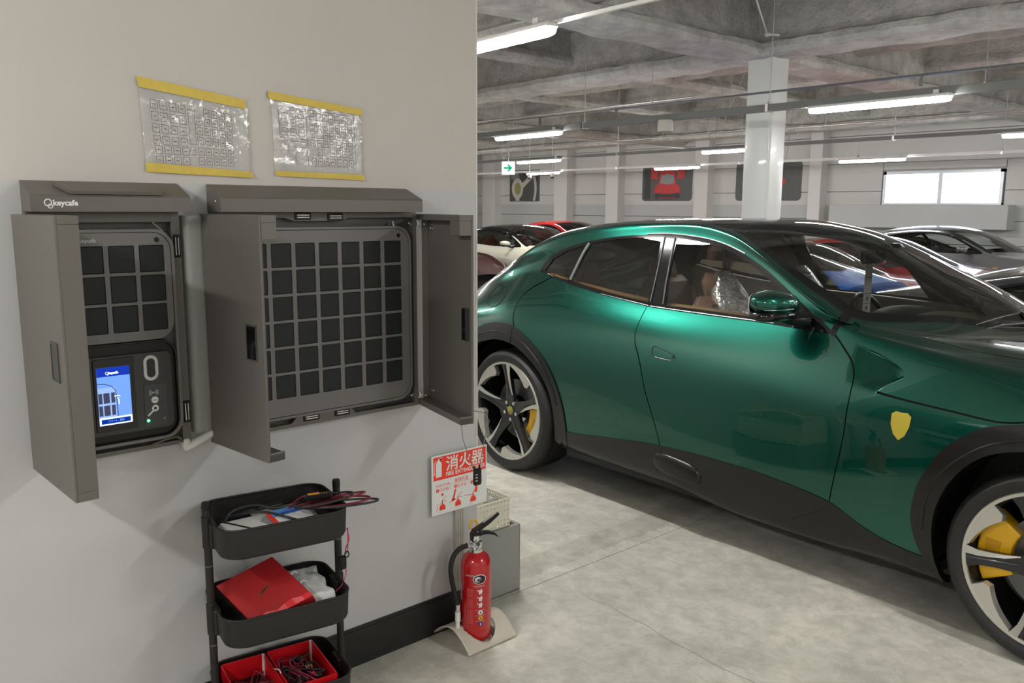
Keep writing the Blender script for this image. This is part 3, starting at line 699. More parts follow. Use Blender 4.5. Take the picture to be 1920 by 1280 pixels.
d, F, L = tray_door(t, 'door', (-2.452, .937), (-2.135, .974), 1, .937, 1.624, .054, False)
slot_handle(d, F, L, L-.082, L-.036, 1.226, 1.319)
d, F, L = tray_door(t, 'door', (-2.449, 1.757), (-2.107, 1.687), -1, .937, 1.624, .05, False)
g = MB(); g.prism([(L-.055, .007), (L-.02, .007), (L-.024, .02), (L-.05, .02)], F, 1.215, 1.32); obj('latch', g, M['blackgloss'], d, smooth=60)
for z in (1.575, .99):
    for a in (.03, .045):
        q = F(a, .008, z); obj('screw', MB().ell(q, (.005, .004, .005), 10, 6), M['chrome'], d, smooth=80)
# steel cable with combination padlock hanging from the right door
t = thing('cable_lock', 'black combination padlock on a thin steel cable hanging over the red sign', 'padlock', (-2.2, 1.72, .7))
obj('cable', MB().tube([(-2.2, 1.757, .745), (-2.2, 1.735, .80), (-2.2, 1.712, .86), (-2.2, 1.706, .92), (-2.19, 1.712, .952), (-2.16, 1.725, .965), (-2.13, 1.75, .96), (-2.125, 1.768, .93), (-2.15, 1.775, .88), (-2.18, 1.785, .82), (-2.2, 1.787, .745)], .0016, 6), M['wire'], t, smooth=80)
obj('padlock_body', MB().box((-2.2, 1.776, .711), (.016, .033, .062), 0, .005), M['black'], t)
for i in range(3): obj('digit_wheel', MB().box((-2.191, 1.766, .722-i*.011), (.003, .009, .005), 0, .001), M['chrome'], t)
obj('shackle', MB().cyl((-2.2, 1.762, .74), (-2.2, 1.762, .752), .0035, 8).cyl((-2.2, 1.786, .74), (-2.2, 1.786, .752), .0035, 8), M['black'], t)
# ================================================================== TAPED PLANS
def quadpt(Q, a, b):   # bilinear in (y,z): Q = tl,tr,br,bl
    tl, tr, br, bl = [Vector(p) for p in Q]; return (tl*(1-a)+tr*a)*(1-b)+(bl*(1-a)+br*a)*b
def plan(label, Q, boxes, frames, tape_t, tape_b, lab, sleeve, seed):
    cy = sum(p[0] for p in Q)/4; cz = sum(p[1] for p in Q)/4
    t = thing('taped_floor_plan', label, 'floor plan', (WX, cy, cz))
    pp = MB(); N = 10
    for j in range(N+1):
        for i in range(N+1):
            p = quadpt(Q, i/N, j/N); pp.v.append((WX+.0015+.0006*sin(i*1.3+seed), p.x, p.y))
    for j in range(N):
        for i in range(N): a = j*(N+1)+i; pp.f.append((a, a+N+1, a+N+2, a+1))
    obj('paper_sheet', pp, M['paper'], t, smooth=180)
    ink = MB(); x = WX+.0026
    def line(a, b, w=.0007):
        a = quadpt(Q, *a); b = quadpt(Q, *b); d = (b-a).normalized()*w/2; n = Vector((-d.y, d.x))
        P = [a-d+n, b+d+n, b+d-n, a-d-n]; ink.add([(x, p.x, p.y) for p in P], [(0, 1, 2, 3)])
    for (a0, b0, a1, b1) in boxes+frames:
        line((a0, b0), (a1, b0)); line((a1, b0), (a1, b1)); line((a1, b1), (a0, b1)); line((a0, b1), (a0, b0))
    for (a0, b0, a1, b1) in boxes:
        c = (a0+a1)/2; e = (b0+b1)/2; w = (a1-a0)*.14
        for k in (-1, 0, 1): line((c+k*w-w*.3, e), (c+k*w+w*.3, e), .0014)
    o = obj('printed_layout', ink, M['ink'], t); o['kind'] = 'stuff'
    # crinkled clear sleeve
    sl = MB(); N = 60; M_ = 42; rs = random.Random(seed)
    for j in range(M_+1):
        for i in range(N+1):
            a = -.015+1.03*i/N; b = j/M_; p = quadpt(Q, a, b)
            n = abs(mn.noise((p.x*42+seed, p.y*24, 0)))+.35*abs(mn.noise((p.x*95, p.y*60+seed, 1)))
            sl.v.append((WX+.0036+n*(.0030 if seed < 5 else .0044)*min(1, b*8, (1-b)*8), p.x, p.y))
    for j in range(M_):
        for i in range(N): a = j*(N+1)+i; sl.f.append((a, a+N+1, a+N+2, a+1))
    obj('clear_sleeve', sl, M[sleeve], t, smooth=180)
    for P in (tape_t, tape_b):
        tp = MB(); N = 16
        tl, tr, br, bl = P
        for j in range(3):
            for i in range(N+1):
                p = quadpt(P, i/N, j/2); tp.v.append((WX+.0065+.0008*sin(i*.9+seed)+(.0006 if j == 1 else 0), p.x, p.y))
        for j in range(2):
            for i in range(N): a = j*(N+1)+i; tp.f.append((a, a+N+1, a+N+2, a+1))
        obj('tape_strip', tp, M['yellowtape'], t, smooth=60)
bx1 = []
def gridb(x0, y0, nx, ny, px_, py_, w, h, skip=()):
    return [(x0+i*px_, y0+j*py_, x0+i*px_+w, y0+j*py_+h) for j in range(ny) for i in range(nx) if (i, j) not in skip]
Q1 = [(.797, 1.982), (1.108, 1.942), (1.108, 1.752), (.805, 1.752)]
b1 = gridb(.09, .16, 4, 4, .083, .145, .062, .105)+gridb(.50, .16, 5, 4, .073, .130, .052, .1, skip=((0, 0),))+gridb(.10, .715, 4, 2, .083, .13, .062, .1)+gridb(.50, .70, 5, 2, .073, .13, .052, .1)
plan('left taped plan of parking bays in a clear sleeve with wide yellow tape', Q1, b1, [(.425, .2, .485, .66), (.42, .74, .475, .8)],
     [(.790, 2.001), (1.103, 1.963), (1.104, 1.936), (.797, 1.972)], [(.802, 1.768), (1.115, 1.751), (1.121, 1.733), (.803, 1.741)], 0, 'sleeve', 3)
Q2 = [(1.188, 1.975), (1.498, 1.955), (1.504, 1.755), (1.194, 1.755)]
b2 = gridb(.10, .12, 3, 3, .09, .13, .06, .1)+gridb(.41, .12, 7, 4, .073, .13, .05, .1)+gridb(.41, .64, 7, 2, .073, .14, .05, .1, skip=((0, 0), (2, 0)))
plan('right taped plan of parking bays in a very crinkled sleeve', Q2, b2, [(.07, .08, .37, .52), (.37, .08, .93, .9), (.12, .56, .35, .64)],
     [(1.176, 1.996), (1.506, 1.967), (1.508, 1.946), (1.178, 1.972)], [(1.190, 1.757), (1.510, 1.754), (1.511, 1.735), (1.194, 1.741)], 0, 'sleeve2', 11)
# ================================================================== FIRE EXTINGUISHER SIGN
sgx = -2.462
t = thing('extinguisher_sign', 'red and white fire extinguisher instruction sign sticking out past the wall edge', 'sign', (sgx, 1.9, .6))
SY0, SY1, SZ0, SZ1 = 1.767, 2.036, .487, .722     # board
obj('sign_board', MB().box((sgx-.002, (SY0+SY1)/2, (SZ0+SZ1)/2), (.004, SY1-SY0, SZ1-SZ0), 0, .001), M['signwhite'], t)
def SG(a, b, h): return (sgx+.0002+h, SY0+a, SZ0+b)
wS, hS = SY1-SY0, SZ1-SZ0
obj('red_band', MB().prism([(.008, .138), (wS-.006, .138), (wS-.006, hS-.006), (.008, hS-.006)], SG, 0, .0003), M['signred'], t)
text('sign_lettering', '消火器', .062, M['signwhite'], t, on_wall(sgx+.0009, SY0+.066, SZ0+.172), bold=.001, depth=.0001, sx=1.0)
text('sign_lettering', 'FIRE EXTINGUISHER', .0225, M['signwhite'], t, on_wall(sgx+.0009, SY0+.066, SZ0+.147), bold=.0004, depth=.0001, sx=.96)
text('sign_lettering', '使用方法', .019, M['signred'], t, on_wall(sgx+.0006, SY0+.107, SZ0+.114), depth=.0001, sx=.9)
text('sign_lettering', 'HOW TO USE', .0105, M['signred'], t, on_wall(sgx+.0006, SY0+.02, SZ0+.113), depth=.0001)
obj('rule_line', MB().prism([(.018, .1095), (wS-.02, .1095), (wS-.02, .1102), (.018, .1102)], SG, 0, .0003), M['signred'], t)
for i, (a, s) in enumerate(((.02, 'ひきぬく'), (.106, 'むける'), (.186, 'にぎる'))):
    obj('number_disc', MB().lathe([(0, .0005), (.0075, .0005), (.0075, 0)], (sgx+.0002, SY0+a+.007, SZ0+.097), 'x', 16), M['signred'], t)
    text('sign_lettering', str(i+1), .013, M['signwhite'], t, on_wall(sgx+.0012, SY0+a+.007, SZ0+.0925), 'CENTER', .0001)
    text('sign_lettering', s, .0165, M['signred'], t, on_wall(sgx+.0006, SY0+a+.017, SZ0+.091), depth=.0001, sx=.86)
g = MB(); g.prism([(.019, .15), (.046, .15), (.046, .203), (.041, .21), (.037, .213), (.029, .213), (.024, .21), (.019, .203)], SG, .0004, .0008)
g.prism([(.029, .213), (.037, .213), (.036, .222), (.05, .226), (.05, .221), (.03, .222)], SG, .0004, .0008)
g.tube([SG(.03, .215, .0006), SG(.018, .213, .0006), (SG(.012, .203, .0006)), SG(.0125, .185, .0006), SG(.0125, .168, .0006)], .0012, 5)
g.prism([(.0105, .160), (.0145, .160), (.014, .17), (.011, .17)], SG, .0004, .0008)
obj('extinguisher_pictogram', g, M['signwhite'], t)
for a, k in ((.05, 0), (.125, 1), (.2, 2)):
    g = MB(); y = a-.015
    g.prism([(y, .017), (y+.028, .017), (y+.028, .03), (y+.022, .038), (y+.017, .04), (y+.017, .043), (y+.011, .043), (y+.011, .04), (y+.006, .038), (y, .03)], SG, 0, .0004)
    g.prism([(y+.012, .043), (y+.016, .043), (y+.016, .056), (y+.012, .056)], SG, 0, .0004)
    g.tube([SG(y+.014, .055, .0004), SG(y+.034, .048 if k < 2 else .056, .0004)], .0008, 4); g.tube([SG(y+.014, .056, .0004), SG(y+.032, .07, .0004)], .0008, 4)
    if k == 0:
        g.tube([SG(y+.011, .046, .0004), SG(y-.008, .04, .0004), SG(y-.012, .015, .0004)], .0008, 4); g.lathe([(0, .0004), (.006, .0004)], (sgx+.0002, SY0+y+.014, SZ0+.078), 'x', 10)
    else:
        g.tube([SG(y+.011, .046, .0004), SG(y-.03, .05-.012*(2-k), .0004)], .001, 4)
    if k == 1: g.prism([(y-.014, .045), (y-.006, .045), (y+.006, .086), (y-.002, .086)], SG, 0, .0004); g.prism([(y-.018, .04), (y-.002, .042), (y, .05), (y-.016, .05)], SG, 0, .0004)
    if k == 2: g.prism([(y+.02, .055), (y+.032, .05), (y+.036, .066), (y+.034, .09), (y+.028, .09), (y+.024, .07)], SG, 0, .0004)
    obj('instruction_picture', g, M['signred'], t)
    text('sign_lettering', 'ピン' if k == 0 else 'ホース' if k == 1 else 'レバー', .006, M['signred'], t, on_wall(sgx+.0006, SY0+y-.004, SZ0+.008), depth=.0001)
t = thing('cable_cover', 'pale vertical cable cover strip below the red sign', 'cable cover', (WX, 1.92, 0))
g = MB().bx(WX, WX+.012, 1.882, 1.926, .15, .60)
for k in range(4): g.bx(WX+.012, WX+.0145, 1.885+k*.0105, 1.891+k*.0105, .15, .60)
obj('cover_strip', g, pbr('cover_beige', srgb(178, 174, 164), .5), t)
# ================================================================== FIRE EXTINGUISHER
ex, ey = -2.338, 1.880
t = thing('fire_extinguisher', 'red fire extinguisher with black hose standing in a curved beige holder', 'fire extinguisher', (ex, ey, .012))
rb = .0585
prof = [(0, .014), (.045, .014), (rb-.004, .02), (rb, .03), (rb, .31), (rb-.003, .328), (rb-.010, .343), (rb-.022, .354), (.024, .362), (.022, .364)]
obj('cylinder', MB().lathe(prof, (ex, ey, 0), 'z', 48), M['red'], t, smooth=50)
obj('seam_ring', MB().lathe([(rb+.0004, .058), (rb+.0012, .060), (rb+.0004, .062)], (ex, ey, 0), 'z', 48), M['red'], t, smooth=60)
obj('valve_body', MB().lathe([(.024, .36), (.026, .362), (.026, .374), (.0235, .376), (.0235, .392), (.025, .394), (.025, .402), (.018, .406), (.016, .424), (0, .426)], (ex, ey, 0), 'z', 24), M['chrome'], t, smooth=30)
vd = Vector((-.30, .95))     # lever direction in plan: along the wall away from the hose
vd = Vector((.25, .97)).normalized(); 
def E_(a, s, z): return (ex+vd.x*a+vd.y*s, ey+vd.y*a-vd.x*s, z)
g = MB(); fdir = lambda a, b, h: E_(a, h, b)
g.prism([(-.02, .405), (.012, .405), (.016, .425), (.012, .44), (.055, .463), (.092, .49), (.095, .497), (.085, .499), (.05, .477), (.008, .457), (-.012, .447), (-.022, .43)], fdir, -.009, .009)
obj('carry_handle', g, M['black'], t, smooth=30)
g = MB(); g.prism([(.03, .4685), (.088, .4985), (.084, .5005), (.028, .4715)], fdir, -.006, .006); obj('handle_strip', g, M['steel'], t)
g = MB(); P = [(.01, .428), (.03, .43), (.055, .428), (.078, .42), (.093, .408)]
for i in range(len(P)-1): pass
g.prism([(.008, .42), (.03, .424), (.055, .421), (.076, .413), (.094, .4), (.08, .42), (.057, .431), (.03, .436), (.008, .432)], fdir, -.009, .009)
obj('squeeze_lever', g, M['black'], t, smooth=30)
pg_ = obj('pressure_gauge', MB().lathe([(0, .0), (.013, .0), (.014, -.004), (.014, -.014)], (0, 0, 0), 'y', 20), M['chrome'], t, smooth=40, local=True)
pg_.location = (.024, -.014, .385); pg_.rotation_euler = (0, 0, R(-12+40))
obj('safety_pin_ring', MB().tube([E_(-.004+.017*cos(a)*.9, -.013, .462+.0185*sin(a)) for a in np.linspace(0, 2*pi, 20, endpoint=False)], .0038, 8, closed=True), M['yellow'], t, smooth=80)
obj('pin', MB().cyl(E_(0, -.016, .443), E_(0, .016, .443), .002, 6).box(E_(-.002, -.0125, .432), (.01, .004, .01)), M['chrome'], t)
def bez(P, n=20):
    P = [Vector(p) for p in P]; out = []
    for i in range(n+1):
        a = i/n; Q = P[:]
        while len(Q) > 1: Q = [Q[k]*(1-a)+Q[k+1]*a for k in range(len(Q)-1)]
        out.append(Q[0])
    return out
h0 = E_(-.02, 0, .39)
obj('hose_fitting', MB().cyl(E_(-.018, 0, .391), E_(-.04, 0, .388), .009, 12), M['chrome'], t, smooth=40)
obj('hose', MB().tube(bez([E_(-.035, 0, .389), E_(-.115, 0, .385), E_(-.125, .0, .30), E_(-.085, .005, .22), E_(-.078, .005, .152)], 24), .0095, 12), M['rubber'], t, smooth=80)
obj('nozzle', MB().cyl(E_(-.078, .005, .156), E_(-.078, .005, .138), .0105, 14).cyl(E_(-.078, .005, .134), E_(-.078, .005, .098), .0105, 14).cyl(E_(-.078, .005, .098), E_(-.078, .005, .055), .008, 12), M['white'], t, smooth=40)
obj('hose_ferrule', MB().cyl(E_(-.078, .005, .165), E_(-.078, .005, .139), .0112, 14), M['chrome'], t, smooth=40)
# labels wrapped on the cylinder (azimuth measured from the camera side)
az0 = math.atan2(-ey, -ex)
def wrap(a0, a1, z0, z1, off=.0006, n=10):
    g = MB()
    for i in range(n+1):
        a = az0+R(a0+(a1-a0)*i/n)
        for z in (z0, z1): g.v.append((ex+(rb+off)*cos(a), ey+(rb+off)*sin(a), z))
    for i in range(n): g.f.append((2*i, 2*i+2, 2*i+3, 2*i+1))
    return g
lt = pbr('label_pink', srgb(205, 90, 92), .4); 
def label_text(body, a, z, size, mat, sx=1.0):
    """lettering bent round the cylinder, centred at azimuth a"""
    o = text('label_lettering', body, size, mat, t, Matrix.Identity(4), 'CENTER', 0, sx=sx)
    for v in o.data.vertices:
        q = v.co+origin_of(t); an = az0+R(a)+q.x/rb
        v.co = Vector((ex+(rb+.0012)*cos(an), ey+(rb+.0012)*sin(an), z+q.y))-origin_of(t)
for k in range(17):
    z1 = .232-k*.0083
    if k in (4, 9): continue
    g = MB()
    for a0, a1 in ((-34, -24), (-23, -11)):
        w = wrap(a0, a1-(k*7 % 3), z1-.0048, z1, .0007, 4); g.add(w.v, w.f)
    obj('label_text_block', g, lt, t)
obj('label_panel', wrap(-35.5, -9.5, .094, .237, .0003), pbr('label_red', srgb(196, 42, 44), .35), t)
E2 = MB()
for rr, of in ((1.0, .0008),):
    n = 28; o = len(E2.v)
    for i in range(n):
        a = 2*pi*i/n; an = az0+R(14+25*cos(a)*rr); E2.v.append((ex+(rb+of)*cos(an), ey+(rb+of)*sin(an), .272+.02*sin(a)*rr))
    E2.f.append(tuple(range(n)))
def ellwrap(ca, cz, ra, rz_, of, mat, name, n=28):
    g = MB(); g.v.append((ex+(rb+of)*cos(az0+R(ca)), ey+(rb+of)*sin(az0+R(ca)), cz))
    for j in (.5, 1):
        for i in range(n):
            a = 2*pi*i/n; an = az0+R(ca+ra*cos(a)*j); g.v.append((ex+(rb+of)*cos(an), ey+(rb+of)*sin(an), cz+rz_*sin(a)*j))
    for i in range(n):
        k = (i+1) % n; g.f.append((0, 1+i, 1+k)); g.f.append((1+i, 1+n+i, 1+n+k, 1+k))
    obj(name, g, mat, t, smooth=80)
ellwrap(14, .272, 25, .0195, .0008, M['signwhite'], 'emblem_rim'); ellwrap(14, .272, 22, .0168, .0014, M['cell'], 'emblem_field')
ellwrap(8, .272, 12, .0105, .002, M['signwhite'], 'emblem_mark'); ellwrap(13, .270, 10, .006, .0026, pbr('emblem_violet', srgb(96, 60, 84), .4), 'emblem_core')
label_text('HATSUTA', -22, .283, .0085, M['signwhite'], 1.0)
label_text('安全栓 操作方法', 14, .243, .0055, M['signwhite'])
for k, z in enumerate((.225, .197, .172)):
    g = wrap(5, 9, z, z+.005, .0009, 2)
    for (a0, a1, z0, z1) in ((11, 17, z-.012, z+.004), (15, 25, z-.004, z+.001), (18, 22, z-.012, z+.009)):
        w = wrap(a0, a1, z0, z1, .0009, 3); g.add(w.v, w.f)
    obj('instruction_picture', g, M['signwhite'], t)
for z in (.149, .127, .104): obj('label_rule', wrap(-4, 34, z, z+.0008, .0009), M['signwhite'], t)
ellwrap(17, .1395, 9.2, .0092, .0009, M['signwhite'], 'class_disc'); ellwrap(17, .1165, 9.2, .0092, .0009, M['yellow'], 'class_disc'); ellwrap(17, .0935, 9, .009, .0009, pbr('disc_blue', srgb(60, 50, 120), .4), 'class_disc')
ellwrap(17, .1395, 4, .004, .0016, M['ink'], 'class_symbol'); ellwrap(17, .1165, 4, .004, .0016, M['ink'], 'class_symbol'); ellwrap(17, .0935, 2, .005, .0016, M['signwhite'], 'class_symbol')
obj('side_label', wrap(-78, -62, .175, .245, .0008, 4), pbr('side_label_grey', srgb(170, 150, 146), .4), t)
# holder: an arched sheet with an oval cut-out
t = thing('extinguisher_holder', 'curved beige holder plate under the red fire extinguisher', 'stand', (ex-.02, ey, 0))
hb = MB()
def arch(u): return .010+.066*max(0, 1-abs(u)**1.8)
acx, ahw, ay0, ay1 = -2.366, .112, 1.778, 2.016
pts = []; nx_, ny_ = 44, 44
for j in range(ny_+1):
    for i in range(nx_+1):
        u = -1+2*i/nx_; y = ay0+(ay1-ay0)*j/ny_
        hb.v.append((acx+u*ahw, y, arch(u)-.008))
keep = []
for j in range(ny_):
    for i in range(nx_):
        u = -1+2*(i+.5)/nx_; y = ay0+(ay1-ay0)*(j+.5)/ny_; a = j*(nx_+1)+i
        if (acx+u*ahw-ex)**2+(y-ey-.006)**2 < .067**2: continue
        hb.f.append((a, a+1, a+nx_+2, a+nx_+1))
# snap hole rim to circle
for k, v in enumerate(hb.v):
    dx, dy = v[0]-ex, v[1]-ey-.006; r = math.hypot(dx, dy)
    if .0625 < r < .0715: f = .067/r; hb.v[k] = (ex+dx*f, ey+.006+dy*f, v[2])
o = obj('holder_plate', hb, M['stand'], t, smooth=50)
m_ = o.modifiers.new('solid', 'SOLIDIFY'); m_.thickness = .005; m_.offset = 1
obj('holder_base', MB().lathe([(0, .012), (.06, .012), (.064, .008), (.064, 0)], (ex, ey, 0), 'z', 32), M['stand'], t, smooth=40)
# ================================================================== GREY BOX + BASKET
t = thing('grey_box', 'grey painted open-topped steel box against the wall end', 'box', (-2.7, 2.15, 0))
g = MB().bx(-2.552, -2.55, 2.012, 2.296, .002, .30).bx(-2.95, -2.55, 2.294, 2.296, .002, .30).bx(-2.95, -2.55, 2.012, 2.014, .002, .30).bx(-2.952, -2.95, 2.012, 2.296, .002, .30).bx(-2.95, -2.55, 2.012, 2.296, .002, .004)
obj('box_shell', g, M['greybox'], t); obj('box_rim', MB().bx(-2.57, -2.552, 2.02, 2.294, .296, .2985).bx(-2.95, -2.57, 2.284, 2.294, .296, .2985), M['greybox'], t)
obj('box_fill', MB().bx(-2.945, -2.556, 2.016, 2.292, .24, .262), M['beige'], t)
t = thing('perforated_basket', 'cream perforated plastic basket on the grey box', 'basket', (-2.72, 2.14, .30))
bz0, bz1, by0, by1, bx0, bx1_ = .301, .425, 2.022, 2.248, -2.93, -2.566
def perf(T0, u0, u1, fn, name):
    # panel with a grid of round holes as real openings
    nu = max(4, int((u1-u0)/.0175)); nv = 6; cu = (u1-u0)/nu; cv = (bz1-bz0)/nv; mb = MB(); q = 8
    for i in range(nu):
        for j in range(nv):
            a0 = u0+i*cu; b0 = bz0+j*cv; ca = a0+cu/2; cb = b0+cv/2; r = min(cu, cv)*(.27 if j in (0, 5) else .2)
            if j in (2,) : r = 0
            if r == 0: mb.add([fn(a0, b0), fn(a0+cu, b0), fn(a0+cu, b0+cv), fn(a0, b0+cv)], [(0, 1, 2, 3)]); continue
            out = [(a0+cu, cb), (a0+cu, b0+cv), (ca, b0+cv), (a0, b0+cv), (a0, cb), (a0, b0), (ca, b0), (a0+cu, b0)]
            inn = [(ca+r*cos(R(45*k)), cb+r*sin(R(45*k))) for k in range(8)]
            mb.add([fn(*p) for p in out+inn], [(k, (k+1) % 8, 8+(k+1) % 8, 8+k) for k in range(8)])
    o = obj(name, mb, M['basket'], T0); s = o.modifiers.new('s', 'SOLIDIFY'); s.thickness = .0022; s.offset = 0
perf(t, by0, by1, lambda a, b: (bx1_, a, b), 'basket_side'); perf(t, by0, by1, lambda a, b: (bx0, a, b), 'basket_side')
perf(t, bx0, bx1_, lambda a, b: (a, by1, b), 'basket_side'); perf(t, bx0, bx1_, lambda a, b: (a, by0, b), 'basket_side')
obj('basket_base', MB().bx(bx0, bx1_, by0, by1, bz0, bz0+.003), M['basket'], t)
obj('basket_rim', MB().tube([(a, b, bz1) for a, b in rrect(bx1_-bx0+.008, by1-by0+.008, .012, 4, (bx0+bx1_)/2, (by0+by1)/2)], .0042, 6, closed=True), M['basket'], t, smooth=60)
spots_w = ['at the back left', 'in the middle', 'at the front left corner', 'at the right end', 'near the rim']
for i, (x, y) in enumerate(((-2.82, 2.075), (-2.72, 2.14), (-2.62, 2.075), (-2.62, 2.19), (-2.78, 2.19))):
    mb = MB().ell((0, 0, 0), (.032, .024, .026), 22, 14, pw=.9); vv = []
    for v in mb.v:
        q = Vector(v); k = 1+.55*mn.noise(q*50+Vector((i*7, 0, 0)))+.4*abs(mn.noise(q*120+Vector((i, 3, 0)))); vv.append((x+q.x*k, y+q.y*k, .39+.01*(i % 2)+q.z*k))
    mb.v = vv; o = obj('clear_wrapper', mb, M['cling'], None, smooth=40)
    tag(o, 'crumpled clear plastic wrapping in the cream basket, '+spots_w[i], 'wrapping', 'clear wrapping in the basket')
# ================================================================== TROLLEY
TC = Vector((-2.302, 1.062)); TA = R(-9)
def T_(a, b, z):      # a along the long axis (towards +Y), b across (towards +X)
    return (TC.x+b*cos(TA)-a*sin(TA)*1.0, TC.y+b*sin(TA)+a*cos(TA), z)
t = thing('trolley', 'black three-tier metal trolley standing against the wall under the lockers', 'trolley', (TC.x, TC.y, 0))
def tray(z0, z1, name='tray'):
    mb = MB(); LW = (.385, .30); out = []
    def ring(sc, z, r=.06): return [T_(a*1, b*1, z) for a, b in rrect(LW[0]*sc, LW[1]*sc, r, 7)]
    rings = [ring(1.0, z1), ring(1.0, z1-.004), ring(.985, z0+.012), ring(.965, z0+.003), ring(.94, z0), ring(.93, z0+.003), ring(.955, z0+.008), ring(.975, z0+.018), ring(.988, z1-.003), ring(.988, z1)]
    n = len(rings[0])
    for r_ in rings: mb.v += r_
    for k in range(len(rings)-1):
        for i in range(n): j = (i+1) % n; mb.f.append((k*n+i, k*n+j, (k+1)*n+j, (k+1)*n+i)[::-1])
    k = len(rings)-1
    for i in range(n): j = (i+1) % n; mb.f.append((i, j, k*n+j, k*n+i))
    mb.f.append(tuple(4*n+i for i in range(n))[::-1]); mb.f.append(tuple(5*n+i for i in range(n)))
    o = obj(name, mb, M['cartblack'], t, smooth=35)
    obj('tray_rim', MB().tube([T_(a, b, z1) for a, b in rrect(LW[0]*.995, LW[1]*.995, .06, 7)], .0035, 6, closed=True), M['cartblack'], o, smooth=80)
    for s in (-1, 1): obj('post_bracket', MB().box(T_(s*.188, 0, (z0+z1)/2), (.07, .02, z1-z0-.01), TA, .004), M['cartblack'], o)
    # perforations near the end wall
    pf = MB()
    for j in range(2):
        for i in range(8): pf.cyl(T_(-.1905, -.125+i*.013+.05*0, z1-.022-j*.012), T_(-.187, -.125+i*.013, z1-.022-j*.012), .0028, 6)
    for i in range(8): pf.cyl(T_(-.183, .035+i*.0095, z1-.018), T_(-.1862, .035+i*.0095, z1-.018), .0026, 6)
    obj('perforations', pf, M['greybox'], o)
    return o
for z0, z1 in ((.655, .745), (.385, .475), (.115, .205)): tray(z0, z1)
for s in (-1, 1):
    p = obj('post', MB().cyl(T_(s*.199, 0, .06), T_(s*.199, 0, .79), .0115, 16), M['cartblack'], t, smooth=50)
    obj('post_cap', MB().lathe([(0, .796), (.011, .795), (.0122, .79), (.0122, .772)], T_(s*.199, 0, 0), 'z', 16), M['black'], p, smooth=50)
    obj('post_joint', MB().lathe([(.012, .352), (.0122, .35), (.012, .348)], T_(s*.199, 0, 0), 'z', 16).lathe([(.012, .602), (.0122, .6), (.012, .598)], T_(s*.199, 0, 0), 'z', 16), M['ink'], p)
    for z in (.475, .745): obj('collar', MB().lathe([(.0125, z-.09), (.0145, z-.088), (.0145, z+.006), (.0125, z+.008)], T_(s*.199, 0, 0), 'z', 16), M['cartblack'], p, smooth=40)
    obj('foot_bar', MB().box(T_(s*.199, 0, .065), (.26, .02, .02), TA, .004), M['cartblack'], t)
    for b in (-.12, .12):
        c = obj('caster', MB().lathe([(0, -.009), (.024, -.009), (.027, -.006), (.027, .006), (.024, .009), (0, .009)], T_(s*.199, b, .027), 'y', 20), M['rubber'], t, smooth=40)
        obj('caster_fork', MB().box(T_(s*.199, b, .045), (.012, .028, .03), TA, .002), M['black'], c)
# --- top tray contents
def cable(name, label, pts, r, mat, group=None, n=6):
    o = obj(name, MB().tube(pts, r, n), mat, None, smooth=80); tag(o, label, 'cable', group); return o
def smoothpts(P, n=8):
    P = [Vector(p) for p in P]; out = []
    for i in range(len(P)-1):
        p0, p1, p2, p3 = P[max(i-1, 0)], P[i], P[i+1], P[min(i+2, len(P)-1)]
        for k in range(n):
            u = k/n; out.append(.5*((2*p1)+(-p0+p2)*u+(2*p0-5*p1+4*p2-p3)*u*u+(-p0+3*p1-3*p2+p3)*u**3))
    out.append(P[-1]); return out
zt = .69
t = thing('battery_charger', 'white and silver charger box lying in the top tray at its left end', 'charger', T_(-.1, .03, zt))
obj('case', MB().box(T_(-.085, .045, zt+.005), (.14, .16, .05), TA+R(6), .012), M['white'], t)
obj('case_band', MB().box(T_(-.12, .04, zt+.0315), (.145, .006, .003), TA+R(32), .001), M['black'], t)
t = thing('metal_can', 'small metal can with a red, white and blue printed label in the top tray', 'can', T_(.03, .04, zt))
cm = Matrix.Rotation(TA+R(10), 4, 'Z') @ Matrix.Rotation(R(14), 4, 'Y')
obj('can_body', MB().box(T_(.035, .06, zt+.014), (.10, .17, .045), 0, .014, cm), M['steel'], t)
obj('label_red', MB().box(T_(.01, .066, zt+.0375), (.085, .08, .002), 0, .0005, cm), M['signred'], t)
obj('label_white', MB().box(T_(.038, .052, zt+.041), (.072, .11, .001), 0, .0003, cm), M['signwhite'], t)
obj('label_blue', MB().box(T_(.038, .036, zt+.0475), (.030, .125, .001), 0, .0003, cm), pbr('label_blue', srgb(80, 140, 220), .4), t)
q = T_(.0, .036, zt+.0475)
mt = Matrix.Translation(Vector(T_(.09, .036, zt+.0492))) @ cm @ Matrix.Rotation(R(-90), 4, 'Z')
text('can_lettering', 'Competizione', .018, pbr('label_navy', srgb(30, 50, 130), .4), t, mt, 'LEFT', .0003)
# black leads and coil
cable('black_cable', 'black lead curling over the charger in the top tray', smoothpts([T_(-.15, .0, .715), T_(-.12, -.03, .74), T_(-.05, -.04, .745), T_(.0, -.01, .735), T_(.06, .02, .742), T_(.12, .06, .74), T_(.17, .1, .735)]), .0045, M['cable_b'])
cable('black_cable', 'thick black lead looped beside the metal can', smoothpts([T_(-.13, -.06, .70), T_(-.08, -.01, .735), T_(-.03, .03, .74), T_(.01, .08, .735), T_(.04, .1, .725)]), .004, M['cable_b'])
t = thing('clamp_tool', 'black tool with flat grips lying across the top tray', 'tool', T_(-.08, -.05, .7))
obj('grip', MB().tube(smoothpts([T_(-.14, -.06, .71), T_(-.08, -.05, .725), T_(-.02, -.06, .722), T_(.04, -.07, .72)]), .011, 8), M['black'], t, smooth=60)
obj('blade', MB().box(T_(.01, -.03, .722), (.03, .15, .006), TA+R(4), .002), M['greybox'], t)
